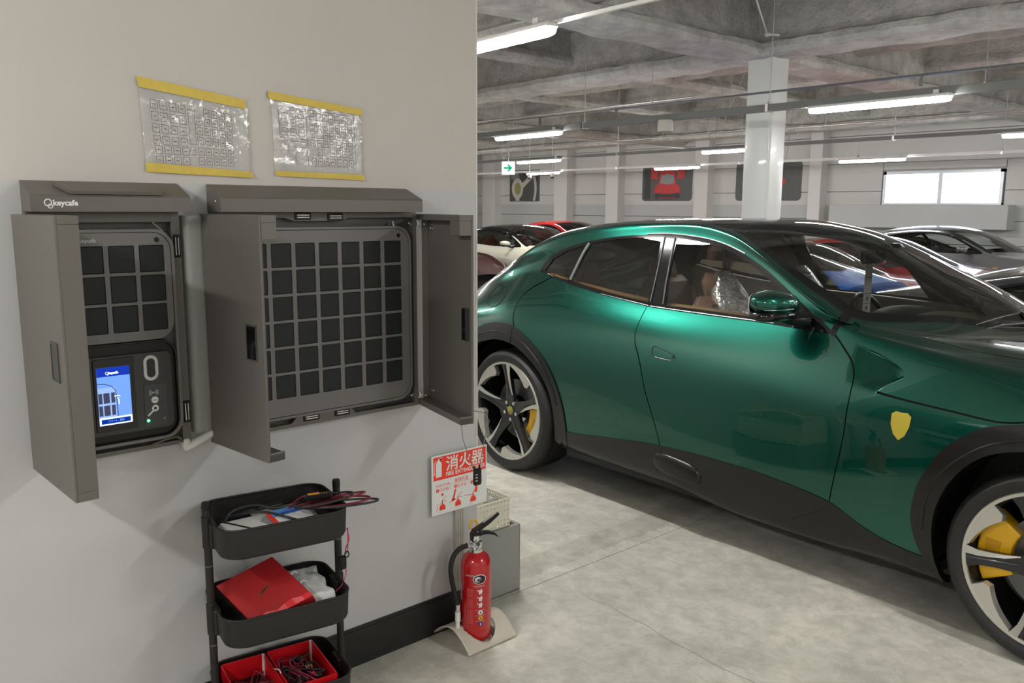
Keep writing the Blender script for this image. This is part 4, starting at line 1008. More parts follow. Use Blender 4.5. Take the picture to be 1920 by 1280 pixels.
def loopc(c, ra, rb_, ph, z, dz, n=40, tilt=0, turns=1.0):
    out = []
    for i in range(n+1):
        a = 2*pi*turns*i/n+ph; A = ra*cos(a); B = rb_*sin(a); out.append(T_(c[0]+A*cos(tilt)-B*sin(tilt), c[1]+A*sin(tilt)+B*cos(tilt), z+dz*sin(a*1.0+1)))
    return out
t = thing('cable_coil', 'coil of maroon and black charging cable hanging over the right end of the top tray', 'cable', T_(.18, .03, .75))
obj('maroon_strand', MB().tube(loopc((.165, .095), .10, .045, 0, .757, .006, tilt=.3, turns=2.7, n=100), .0034, 6), M['cable_r'], t, smooth=80)
obj('maroon_strand', MB().tube(loopc((.15, .085), .105, .035, .5, .764, .012, tilt=.15, turns=1.9, n=90), .0032, 6), M['cable_r'], t, smooth=80)
obj('black_strand', MB().tube(loopc((.17, .11), .115, .04, 1, .755, .008, tilt=.42, turns=1.0), .0036, 6), M['cable_b'], t, smooth=80)
obj('black_strand', MB().tube(loopc((.13, .08), .09, .05, 1, .766, .01, tilt=.1, turns=1.0), .0036, 6), M['cable_b'], t, smooth=80)
obj('tail', MB().tube(smoothpts([T_(.03, .03, .735), T_(.07, .02, .76), T_(.11, .01, .765)]), .0032, 6), M['cable_r'], t, smooth=80)
t = thing('charge_indicator', 'black indicator plug with an orange window held by the cable coil', 'plug', T_(.1, .0, .765))
obj('plug_body', MB().box(T_(.118, .062, .772), (.028, .085, .018), TA-R(8), .006), M['black'], t)
obj('orange_window', MB().box(T_(.105, .058, .782), (.013, .036, .003), TA-R(8), .001), pbr('orange_plastic', srgb(214, 140, 50), .35), t)
for k in range(3): obj('rib_mark', MB().box(T_(.128+k*.008, .064, .782), (.014, .002, .002), TA-R(8)), pbr('rib_tan', srgb(170, 120, 60), .4), t)
# hanging fuse lead at right
t = thing('fuse_lead', 'pink and red lead with a black fuse holder hanging beside the right trolley post', 'cable', T_(.215, .05, .55))
obj('lead', MB().tube(smoothpts([T_(.20, .08, .66), T_(.208, .075, .62), T_(.202, .06, .585), T_(.203, .055, .565)]), .0018, 6).tube(smoothpts([T_(.202, .082, .66), T_(.204, .077, .62), T_(.208, .062, .585), T_(.207, .055, .565)]), .0018, 6), M['cable_p'], t, smooth=80)
obj('lead', MB().tube(smoothpts([T_(.206, .05, .515), T_(.2, .055, .49), T_(.185, .06, .465), T_(.16, .05, .44)]), .0018, 6), M['cable_p'], t, smooth=80)
obj('fuse_holder', MB().box(T_(.19, .058, .54), (.02, .028, .045), TA+R(15), .006), M['black'], t)
obj('holder_loop', MB().tube([T_(.204+.007*cos(a), .064, .567+.010*sin(a)) for a in np.linspace(0, 2*pi, 14, endpoint=False)], .002, 6, closed=True), M['black'], t, smooth=80)
# middle tray: red parcel leaning, white bag
def parcel(name, label, corners, thick, mat):
    P = [Vector(p) for p in corners]; n = (P[1]-P[0]).cross(P[3]-P[0]).normalized(); n = n if n.z < 0 else -n
    mb = MB(); mb.v = [tuple(p) for p in P]+[tuple(p+n*thick) for p in P]
    mb.f = [(0, 1, 2, 3), (7, 6, 5, 4)]+[(i, i+4, (i+1) % 4+4, (i+1) % 4) for i in range(4)]
    o = obj(name, mb, mat); tag(o, label, 'box')
    m = o.modifiers.new('b', 'BEVEL'); m.width = .003; m.segments = 2
    return o
pc = [Vector(T_(-.169, -.07, .50)), Vector(T_(-.003, -.038, .570)), Vector(T_(.064, .145, .50))]; pc.append(pc[0]+pc[2]-pc[1]+Vector((0, 0, .0)))
parcel('red_parcel', 'large flat dark red parcel leaning in the middle trolley tray', pc, .04, M['redbox'])
pr_ = bpy.data.objects['red_parcel']
q = [Vector(p) for p in pc]; c_ = (q[0]+q[1]+q[2]+q[3])/4; nn = (q[1]-q[0]).cross(q[3]-q[0]).normalized(); nn = nn if nn.z > 0 else -nn
e1 = (q[1]-q[0]).normalized(); e2 = nn.cross(e1)
g = MB()
for dx, dy, l, w in ((0, 0, .02, .003), (.006, .004, .012, .004), (-.006, -.003, .010, .004), (.004, -.006, .006, .003)):
    P = [c_+nn*.0008+e1*(dx+a*l)+e2*(dy+b*w+a*.006) for a, b in ((-1, -1), (1, -1), (1, 1), (-1, 1))]; g.add([tuple(p) for p in P], [(0, 1, 2, 3)])
obj('printed_mark', g, pbr('print_brown', srgb(120, 70, 45), .5), pr_)
g = MB()
Pa = q[3]*.96+q[2]*.04+nn*.001
for k in range(7):
    a = k/7; b = (k+1)/7
    A0 = q[3]*(1-a)+q[2]*a; B0 = q[3]*(1-b)+q[2]*b; ins = (q[0]-q[3]).normalized()
    g.add([tuple(A0+nn*.001), tuple(B0+nn*.001), tuple(B0+nn*(.004+.004*(k % 2))+ins*(.012+.006*((k+1) % 3))), tuple(A0+nn*(.004+.004*((k+1) % 2))+ins*(.012+.006*(k % 3)))], [(0, 1, 2, 3)])
obj('crumpled_wrap', g, M['redbox2'], pr_, smooth=180)
g = MB()
for (a, b, w, l) in ((.045, .03, .004, .03), (.055, .085, .004, .025)):
    p0 = Vector(T_(a-.012, b, .522-b*.2)); g.tube(smoothpts([p0, p0+Vector((-.010, .010, .010)), p0+Vector((-.018, .024, .008)), p0+Vector((-.02, .034, -.002))], 5), .0018, 6)
obj('torn_tape', g, M['white'], pr_, smooth=80)
bag = MB(); N = 18
for j in range(N+1):
    for i in range(N+1):
        a = .03+.125*i/N+.008*sin(j*.9); b = -.095+.215*j/N; n_ = mn.noise(Vector((a*30, b*30, 0)))*.016+mn.noise(Vector((a*80, b*70, 3)))*.006
        e = min(i, N-i, j, N-j)/N; bag.v.append(T_(a, b, .41+.085*min(1, e*9)+n_*.6*min(1, e*5)-.025*j/N))
for j in range(N):
    for i in range(N): a = j*(N+1)+i; bag.f.append((a, a+1, a+N+2, a+N+1))
o = obj('plastic_bag', bag, M['bagwhite'], None, smooth=180); tag(o, 'crumpled white plastic bag behind the red parcel', 'bag')
# bottom tray: two bright red open boxes
def openbox(label, a0, a1, b0, b1, z0, z1):
    t = thing('red_carton', label, 'box', T_((a0+a1)/2, (b0+b1)/2, z0)); w = .004
    for (c, d, e, f) in ((a0, a1, b0, b0+w), (a0, a1, b1-w, b1), (a0, a0+w, b0, b1), (a1-w, a1, b0, b1)):
        g = MB(); P = [(c, e), (d, e), (d, f), (c, f)]; g.prism(P, lambda a, b, h: T_(a, b, h), z0, z1); obj('carton_wall', g, M['redbox2'], t)
    g = MB(); g.prism([(a0, b0), (a1, b0), (a1, b1), (a0, b1)], lambda a, b, h: T_(a, b, h), z0, z0+.003); obj('carton_base', g, M['redbox2'], t)
    g = MB(); g.prism([(a1-.012, b0+.001), (a1-.006, b0+.001), (a1-.002, b0+.008), (a1-.008, b0+.008)], lambda a, b, h: T_(a, b, h), z0+.003, z1+.001); obj('white_edge', g, M['paper'], t)
openbox('bright red open carton on the bottom tray, left one', -.158, -.018, -.115, .125, .125, .212)
openbox('bright red open carton full of tangled wires on the bottom tray', -.012, .140, -.115, .128, .125, .214)
rs = random.Random(5)
def tangle(name, label, a0, a1, b0, b1, z0, z1, k, mats):
    t = thing(name, label, 'cables', T_((a0+a1)/2, (b0+b1)/2, z0))
    for i in range(k):
        P = [T_(rs.uniform(a0, a1), rs.uniform(b0, b1), rs.uniform(z0, z1)) for _ in range(5)]
        obj('wire', MB().tube(smoothpts(P, 7), rs.choice((.0014, .002, .0026)), 5), rs.choice(mats), t, smooth=80)
    return t
t = tangle('wire_tangle', 'tangle of black, maroon and pink leads in the right red carton', 0.0, .125, -.08, .11, .15, .205, 26, [M['cable_b'], M['cable_b'], M['cable_r'], M['cable_p']])
for (a, b, r_) in ((.03, -.02, .2), (.085, .0, .9), (.1, .06, 1.4), (.045, .07, .5), (.07, -.05, 2)):
    obj('connector', MB().box(T_(a, b, .188), (.02, .042, .02), r_, .004), M['black'], t)
for k in range(3): obj('gold_contact', MB().box(T_(.075+k*.008, .022, .203), (.016, .003, .003), TA), pbr('contact_tan', srgb(190, 150, 80), .4), t)
tangle('wire_tangle', 'thin dark red leads looping in the left red carton', -.14, -.03, -.06, .11, .135, .205, 9, [M['cable_b'], M['cable_r']])
cable('white_tie', 'short white cable tie lying on the divider of the cartons', smoothpts([T_(-.02, .0, .214), T_(-.012, .02, .219), T_(-.01, .035, .214)]), .0022, M['white'])
obj('carton_filler', MB().box(T_(-.088, .0, .14), (.22, .12, .02), TA, .006), M['black'], bpy.data.objects['red_carton'])
# ================================================================== CARS
K12 = 12
def spline_basis():
    n = K12; A = np.zeros((n, n)); D = np.zeros((n, n)); A[0, 0] = A[-1, -1] = 1
    for i in range(1, n-1): A[i, i-1:i+2] = (1, 4, 1); D[i, i-1:i+2] = (6, -12, 6)
    # symmetric about the centre line at the last row: zero slope handled by the data
    return np.linalg.solve(A, D)
SM = spline_basis()
def tweights(t):
    t = np.clip(np.asarray(t, float), 0, K12-1-1e-9); i = t.astype(int); f = t-i; n = len(t)
    Wt = np.zeros((n, K12)); r = np.arange(n)
    Wt[r, i] += 1-f; Wt[r, i+1] += f
    c0 = ((1-f)**3-(1-f))/6; c1 = (f**3-f)/6
    Wt += c0[:, None]*SM[i]+c1[:, None]*SM[i+1]; return Wt
def pchip(x, y, X):
    x = np.asarray(x, float); y = np.asarray(y, float); h = np.diff(x); d = np.diff(y)/h; m = np.zeros(len(x))
    for i in range(1, len(x)-1):
        if d[i-1]*d[i] > 0: w1 = 2*h[i]+h[i-1]; w2 = h[i]+2*h[i-1]; m[i] = (w1+w2)/(w1/d[i-1]+w2/d[i])
    m[0], m[-1] = d[0], d[-1]
    k = np.clip(np.searchsorted(x, X)-1, 0, len(x)-2); s = (X-x[k])/h[k]
    return (2*s**3-3*s**2+1)*y[k]+(s**3-2*s**2+s)*h[k]*m[k]+(-2*s**3+3*s**2)*y[k+1]+(s**3-s**2)*h[k]*m[k+1]
class Body:
    """half body surface S(u,t): rows[k] = list of (u, v, z); v measured inward from the near wheel face, centre line at vc"""
    def __init__(s, rows, vc, sm=.05, zs=1.0):
        s.vc = vc; s.u0 = rows[0][0][0]; s.u1 = rows[0][-1][0]; s.U = np.linspace(s.u0, s.u1, 400); du = s.U[1]-s.U[0]
        s.Rv = np.zeros((K12, 400)); s.Rz = np.zeros((K12, 400))
        kr = max(1, int(3*sm/du)); ker = np.exp(-.5*(np.arange(-kr, kr+1)*du/sm)**2); ker /= ker.sum()
        for k, r in enumerate(rows):
            a = np.array(r)
            for arr, c in ((s.Rv, 1), (s.Rz, 2)):
                y = pchip(a[:, 0], a[:, c], s.U)*(zs if c == 2 else 1)
                yp = np.concatenate([2*y[0]-y[kr:0:-1], y, 2*y[-1]-y[-2:-kr-2:-1]]); arr[k] = np.convolve(yp, ker, 'valid')
        s.disp = None
    def row(s, u):
        u = np.clip(np.asarray(u, float), s.u0, s.u1); return np.stack([np.interp(u, s.U, r) for r in s.Rv], 1), np.stack([np.interp(u, s.U, r) for r in s.Rz], 1)
    def ev(s, u, t):
        u = np.asarray(u, float); V, Z = s.row(u); Wt = tweights(t)
        v = (V*Wt).sum(1); z = (Z*Wt).sum(1)
        if s.disp is not None: v = v+s.disp(u, v, z)
        return v, z
    def P(s, u, t): v, z = s.ev(u, t); return np.stack([u, v, z], 1)
    def N(s, u, t):
        n = s.N0(u, t, .012, .06, False)
        if s.disp is not None:
            v, z = s.ev(u, t); near = s.disp(u, v, z) > .0005
            if near.any(): n[near] = s.N0(u[near], t[near], .0035, .02, True)
        return n
    def N0(s, u, t, e, et, wd):
        keep = s.disp
        if not wd: s.disp = None
        a = s.P(np.clip(u+e, s.u0, s.u1), t)-s.P(np.clip(u-e, s.u0, s.u1), t)
        b = s.P(u, np.clip(t+et, 0, 11))-s.P(u, np.clip(t-et, 0, 11))
        n = np.cross(a, b); n /= np.linalg.norm(n, axis=1)[:, None]+1e-12
        s.disp = keep; top = t > 10.9; n[top, 1] = 0; n /= np.linalg.norm(n, axis=1)[:, None]+1e-12
        return n
    def tz(s, u, z, lo=1, hi=9):     # invert for t at height z
        T = np.linspace(lo, hi, 161); v, zz = s.ev(np.full(161, u), T); k = np.argmax(zz >= z) if (zz >= z).any() else 160
        if k == 0: return lo
        a, b = zz[k-1], zz[k]; return T[k-1]+(T[k]-T[k-1])*((z-a)/(b-a+1e-9) if b != a else 0)
def pip(x, y, poly):
    x = np.asarray(x); y = np.asarray(y); c = np.zeros(x.shape, bool); n = len(poly); j = n-1
    for i in range(n):
        xi, yi = poly[i]; xj, yj = poly[j]
        with np.errstate(divide='ignore', invalid='ignore'):
            c ^= ((yi > y) != (yj > y)) & (x < (xj-xi)*(y-yi)/(yj-yi+1e-15)+xi)
        j = i
    return c
TS = .11       # scale of t in the parameter plane
def dens(P, closed, d):
    out = []; n = len(P)
    for i in range(n if closed else n-1):
        a = Vector(P[i]); b = Vector(P[(i+1) % n]); k = max(1, int((b-a).length/d))
        for q in range(k): out.append(a+(b-a)*q/k)
    if not closed: out.append(Vector(P[-1]))
    return out
def smooth2(P, closed=False, n=6):
    out = []; L = len(P)
    for i in range(L if closed else L-1):
        g = (lambda k: P[k % L]) if closed else (lambda k: P[max(0, min(L-1, k))])
        p0, p1, p2, p3 = [Vector(g(i+k)) for k in (-1, 0, 1, 2)]
        for k in range(n):
            u = k/n; out.append(.5*((2*p1)+(-p0+p2)*u+(2*p0-5*p1+4*p2-p3)*u*u+(-p0+3*p1-3*p2+p3)*u**3))
    if not closed: out.append(Vector(P[-1]))
    return [(p.x, p.y) for p in out]
def offset_line(P, d):
    P = [Vector(p) for p in P]; out = []
    for i, p in enumerate(P):
        t = P[min(i+1, len(P)-1)]-P[max(i-1, 0)]
        t.normalize(); out.append((p.x-t.y*d, p.y+t.x*d))
    return out
class Skin:
    """triangulate the parameter plane with every outline as a crisp edge, then lift regions to the body"""
    def __init__(s, body, loops, lines, hu, ht):
        """loops/lines in (u, t*TS)"""
        s.b = body; vs = []; ed = []
        u0, u1 = body.u0, body.u1
        def addl(P, closed):
            o = len(vs); vs.extend(P); n = len(P)
            for i in range(n if closed else n-1): ed.append((o+i, o+(i+1) % n))
        addl([Vector(p) for p in dens([(u0, 0), (u1, 0), (u1, 11*TS), (u0, 11*TS)], True, hu)], True)
        for L in loops: addl(dens(L, True, hu*.6), True)
        for L in lines: addl(dens(L, False, hu*.6), False)
        con = np.array([(p.x, p.y) for p in vs])
        gu = np.arange(u0+hu, u1-hu*.5, hu); gt = np.arange(ht*TS, 11*TS-ht*TS*.5, ht*TS)
        G = np.array([(a+(hu*.5 if k % 2 else 0)*.0, b) for k, b in enumerate(gt) for a in gu])
        keep = np.ones(len(G), bool)
        for k in range(0, len(G), 2000):
            d = np.abs(G[k:k+2000, None, :]-con[None]); keep[k:k+2000] = (np.hypot(d[..., 0], d[..., 1]*1.0) > hu*.38).all(1)
        vs += [Vector(p) for p in G[keep]]
        V, E_, F, *_ = delaunay_2d_cdt(vs, ed, [], 0, 1e-7)
        s.uv = np.array([(p.x, p.y/TS) for p in V]); s.F = np.array([f for f in F if len(f) == 3])
        c = s.uv[s.F].mean(1); s.cu, s.ct = c[:, 0], c[:, 1]; s.cv, s.cz = body.ev(s.cu, s.ct)
        s.pos = body.P(s.uv[:, 0], s.uv[:, 1]); s.nor = body.N(s.uv[:, 0], s.uv[:, 1])
    def lift(s, mask, off=0, lip=.012, flat=False):
        F = s.F[mask]
        if len(F) == 0: return None
        idx, inv = np.unique(F, return_inverse=True); F = inv.reshape(F.shape)
        P = s.pos[idx]+s.nor[idx]*off; N = s.nor[idx]
        if flat:      # window glass: straight from belt to header
            uu = s.uv[idx][:, 0]; z = s.pos[idx][:, 2]
            def gv(u, z):
                V, Z = s.b.row(u); u2 = np.minimum(u, 1.25); V2, Z2 = s.b.row(u2)
                k = (V2[:, 8]-V2[:, 6])/(Z2[:, 8]-Z2[:, 6]); return V[:, 6]+.004+(z-Z[:, 6])*k
            P = np.stack([uu, gv(uu, z), z], 1); e = .02
            du = (gv(uu+e, z)-gv(uu-e, z))/(2*e); dz = (gv(uu, z+e)-gv(uu, z-e))/(2*e)
            N = np.stack([du, -np.ones(len(uu)), dz], 1); N /= np.linalg.norm(N, axis=1)[:, None]
        fn = np.cross(P[F[:, 1]]-P[F[:, 0]], P[F[:, 2]]-P[F[:, 0]]); bad = (fn*N[F].mean(1)).sum(1) < 0; F[bad] = F[bad][:, ::-1]
        if lip:
            from collections import Counter
            e = {}
            for a, b, c in F:
                for p, q in ((a, b), (b, c), (c, a)): e[(p, q)] = 1
            bd = [(p, q) for (p, q) in e if (q, p) not in e and not (abs(P[p][1]-s.b.vc) < 1e-4 and abs(P[q][1]-s.b.vc) < 1e-4)]
            bv = sorted({v for x in bd for v in x}); mp = {v: len(P)+i for i, v in enumerate(bv)}
            # two rows: duplicate top row so the lip does not bend the surface normals
            top = {v: len(P)+i for i, v in enumerate(bv)}; P2 = P[bv]; low = {v: len(P)+len(bv)+i for i, v in enumerate(bv)}
            P3 = P[bv]-N[bv]*lip
            P = np.concatenate([P, P2, P3]); N = np.concatenate([N, N[bv], N[bv]])
            Q = [(top[q], top[p], low[p], low[q]) for p, q in bd]
        else: Q = []
        return P, N, [tuple(int(x) for x in f) for f in F], [tuple(int(x) for x in q) for q in Q]
def skin_obj(name, data, mat, parent, mirror=None, both=False, vc=.99, mat2=None):
    """mirror=None near side; both=True joins the mirrored half; mirror=True only the far half"""
    if data is None: return None
    P, N, F, Q = data
    VV, NN, FF = [], [], []
    def put(mir):
        o = len(VV); PP = P.copy(); N2 = N.copy()
        if mir: PP[:, 1] = 2*vc-PP[:, 1]; N2[:, 1] *= -1
        VV.extend(PP.tolist()); NN.extend(N2.tolist())
        FF.extend([tuple(o+i for i in (f[::-1] if mir else f)) for f in F+Q])
    if both or not mirror: put(False)
    if both or mirror: put(True)
    me = bpy.data.meshes.new(name); me.from_pydata(VV, [], FF); me.materials.append(mat)
    for p in me.polygons: p.use_smooth = True
    me.update()
    nl = []; nq = len(F); blk = len(F)+len(Q)
    NNv = [Vector(n) for n in NN]
    for p in me.polygons:
        lipface = (p.index % blk) >= nq
        for li in p.loop_indices: nl.append(p.normal.copy() if lipface else NNv[me.loops[li].vertex_index])
    me.normals_split_custom_set(nl)
    o = bpy.data.objects.new(name, me); link(o, parent); return o
M['tyre'] = pbr('tyre_rubber', (.012, .012, .012, 1), .5, bump=.15, bscale=250)
M['rimdark'] = pbr('wheel_dark_grey', srgb(52, 52, 54), .22, .7, coat=.5)
M['rimblack'] = pbr('wheel_barrel_black', (.012, .012, .012, 1), .4, .3)
M['machined'] = pbr('machined_alloy', srgb(205, 203, 196), .28, .75)
M['calip'] = pbr('caliper_yellow', srgb(235, 180, 20), .3, coat=.3)
M['disc'] = pbr('brake_disc', (.16, .16, .16, 1), .35, .8)
M['clad'] = pbr('cladding_black', srgb(17, 17, 16), .34, coat=.35, coat_r=.08, spec=.35)
M['gap'] = pbr('panel_gap', (.004, .004, .004, 1), .8)
M['glass'] = glassy('car_glass', (.86, .89, .87, 1), 1.0, 0, ior=1.5)
M['glassdark'] = glassy('tinted_glass', (.66, .66, .64, 1), 1.0, 0, ior=1.7)
M['tan'] = pbr('tan_leather', srgb(206, 164, 108), .5); M['taupe'] = pbr('taupe_leather', srgb(132, 122, 104), .55)
M['brown'] = pbr('brown_leather', srgb(120, 88, 66), .55)
M['darkin'] = pbr('dark_interior', srgb(40, 40, 38), .7)
WH = {}
def wheel_meshes(key, Rt, rr, w, detail):
    if key in WH: return WH[key]
    out = []
    n = 72 if detail else 36
    prof = [(rr-.012, .02), (rr, .006), (rr+.006, .001), (rr+(Rt-rr)*.35, -.008), (rr+(Rt-rr)*.6, -.007), (Rt-.014, .008), (Rt-.004, .026), (Rt-.001, .045)]
    if detail:
        for c in (.25, .5, .75): prof += [(Rt, w*c-.006), (Rt-.008, w*c-.005), (Rt-.008, w*c+.005), (Rt, w*c+.006)]
    prof += [(Rt-.001, w-.045), (Rt-.01, w-.02), (rr+.02, w), (rr-.012, w-.02)]
    tyre = MB().lathe(prof, (0, 0, 0), 'y', n)
    out.append(('tyre', tyre, M['tyre'], 35, None))
    if detail:
        sp = MB()
        for i in range(64):
            a = 2*pi*i/64
            for y0, y1 in ((.04, .07), (w*.28, w*.45), (w*.55, w*.72)):
                m = Matrix.Rotation(-a, 4, 'Y')
                sp.box(tuple(m @ Vector((Rt-.0022, (y0+y1)/2, 0))), (.004, y1-y0, .003), 0, 0, m)
        out.append(('tread_sipes', sp, M['gap'], None, 'stuff'))
    barrel = MB().lathe([(rr-.006, .006), (rr-.014, .012), (rr-.022, .03), (rr-.03, w*.5), (rr-.03, w-.03)], (0, 0, 0), 'y', n)
    out.append(('rim_barrel', barrel, M['rimblack'], 40, None))
    out.append(('rim_ring', MB().lathe([(rr-.015, .010), (rr-.014, .0015), (rr-.002, -.0005), (rr+.002, .004), (rr, .012)], (0, 0, 0), 'y', n), M['machined'], 40, None))
    def ry(r): return .034-.032*min(1, max(0, (r-.05)/(rr-.07)))**1.3      # face depth versus radius
    def pol(r, a): return (r*cos(R(a)), r*sin(R(a)))
    s5 = 5
    for k in range(s5):
        A = 72*k
        # dark spoke, ridged
        g = MB(); secs = [(.035, .042, .046), (.07, .038, .042), (.12, .030, .032), (.18, .027, .027), (.24, .030, .028), (rr-.016, .042, .040)]
        for r, hl, hr in secs:
            y = ry(r)
            for (off, dy) in ((-hl, .030), (-hl, .004), (-hl*.35, .0), (0, .006), (hr*.4, .001), (hr, .006), (hr, .032)):
                g.v.append((r*cos(R(A))-off*sin(R(A)), y+dy, r*sin(R(A))+off*cos(R(A))))
        for i in range(len(secs)-1):
            for j in range(6): a = i*7+j; g.f.append((a, a+7, a+8, a+1))
        out.append(('spoke', g, M['rimdark'], 40, None))
        # machined strip along one edge
        g = MB()
        sec = [(.10, .034, .030), (.15, .029, .017), (.20, .0290, .012), (.24, .0315, .010), (rr-.014, .046, .014)]
        for r, hl, hi in sec:
            y = ry(r)
            for off, dy in ((-hl, .0035), (-hi, .0005)): g.v.append((r*cos(R(A))-off*sin(R(A)), y+dy-.0024, r*sin(R(A))+off*cos(R(A))))
        for i in range(4): g.f.append((2*i, 2*i+2, 2*i+3, 2*i+1))
        out.append(('machined_strip', g, M['machined'], None, None))
        # crescent pad between spokes
        g = MB(); m = 8
        for i in range(m+1):
            a = A+22+40*i/m; th = .062*(1-i/m)**1.0+.005
            if i == 0: th = .042
            for r in (rr-.014, rr-.014-th): p = pol(r, a); g.v.append((p[0], .003+(rr-.014-r)*.12, p[1]))
        for i in range(m): g.f.append((2*i, 2*i+1, 2*i+3, 2*i+2))
        o_ = len(g.v); g.v += [(v[0]*.985, v[1]+.03, v[2]*.985) for v in g.v[:o_]]
        for i in range(m): g.f.append((2*i+1, o_+2*i+1, o_+2*i+3, 2*i+3))
        g.f.append((0, o_, o_+1, 1)); out.append(('machined_pad', g, M['machined'], None, None))
    out.append(('hub', MB().lathe([(0, .0345), (.028, .034), (.034, .037), (.075, .045), (.085, .07)], (0, 0, 0), 'y', 32), M['rimdark'], 30, None))
    out.append(('centre_cap', MB().lathe([(0, .030), (.022, .030), (.0265, .033), (.0265, .037)], (0, 0, 0), 'y', 28), pbr('cap_olive', srgb(140, 132, 60), .4), 40, None))
    if detail:
        for k in range(5):
            p = pol(.057, 72*k+36)
            out.append(('lug_nut', MB().lathe([(0, .030), (.006, .0295), (.0105, .031), (.0115, .045)], (p[0], 0, p[1]), 'y', 14), M['chrome'], 40, None))
    ms = []
    for nm, mb, mat, sm, kind in out:
        me = bpy.data.meshes.new(nm); me.from_pydata(mb.v, [], mb.f); me.materials.append(mat)
        if sm:
            for p in me.polygons: p.use_smooth = True
            me.set_sharp_from_angle(angle=R(sm))
        ms.append((nm, me, kind))
    WH[key] = ms; return ms
def wheel(parent, key, u, v, Rt, rr, w, ang, far=False, detail=True, steer=0):
    t = bpy.data.objects.new('wheel', None); t.empty_display_size = .1; link(t, parent); t.location = (u, v, Rt)
    t.rotation_euler = (0, 0, (pi if far else 0)+steer)
    Rm = Matrix.Rotation(-R(ang), 4, 'Y')
    for nm, me, kind in wheel_meshes(key, Rt, rr, w, detail):
        o = bpy.data.objects.new(nm, me); link(o, t); o.matrix_local = Rm
        if kind: o['kind'] = kind
    return t
def brake(t, a0, a1, Rr=.19):
    obj('brake_disc', MB().lathe([(.09, .10), (Rr, .10), (Rr, .125), (.09, .125)], (0, 0, 0), 'y', 48), M['disc'], t, smooth=30, local=True)
    g = MB(); A = np.linspace(R(a0), R(a1), 9)
    out_ = [(.268*cos(a), .268*sin(a)) for a in A]; inn = [(.15*cos(a), .15*sin(a)) for a in A[::-1]]
    g.prism(out_+inn, lambda a, b, h: (a, h, b), .062, .135)
    c = obj('brake_caliper', g, M['calip'], t, local=True); m = c.modifiers.new('b', 'BEVEL'); m.width = .008; m.segments = 2
    g = MB(); am = R((a0+a1)/2)
    g.prism([(.24*cos(am-.12), .24*sin(am-.12)), (.24*cos(am+.12), .24*sin(am+.12)), (.19*cos(am+.15), .19*sin(am+.15)), (.19*cos(am-.15), .19*sin(am-.15))], lambda a, b, h: (a, h, b), .058, .062)
    obj('caliper_rib', g, pbr('caliper_shade', srgb(205, 150, 20), .35), t, local=True)
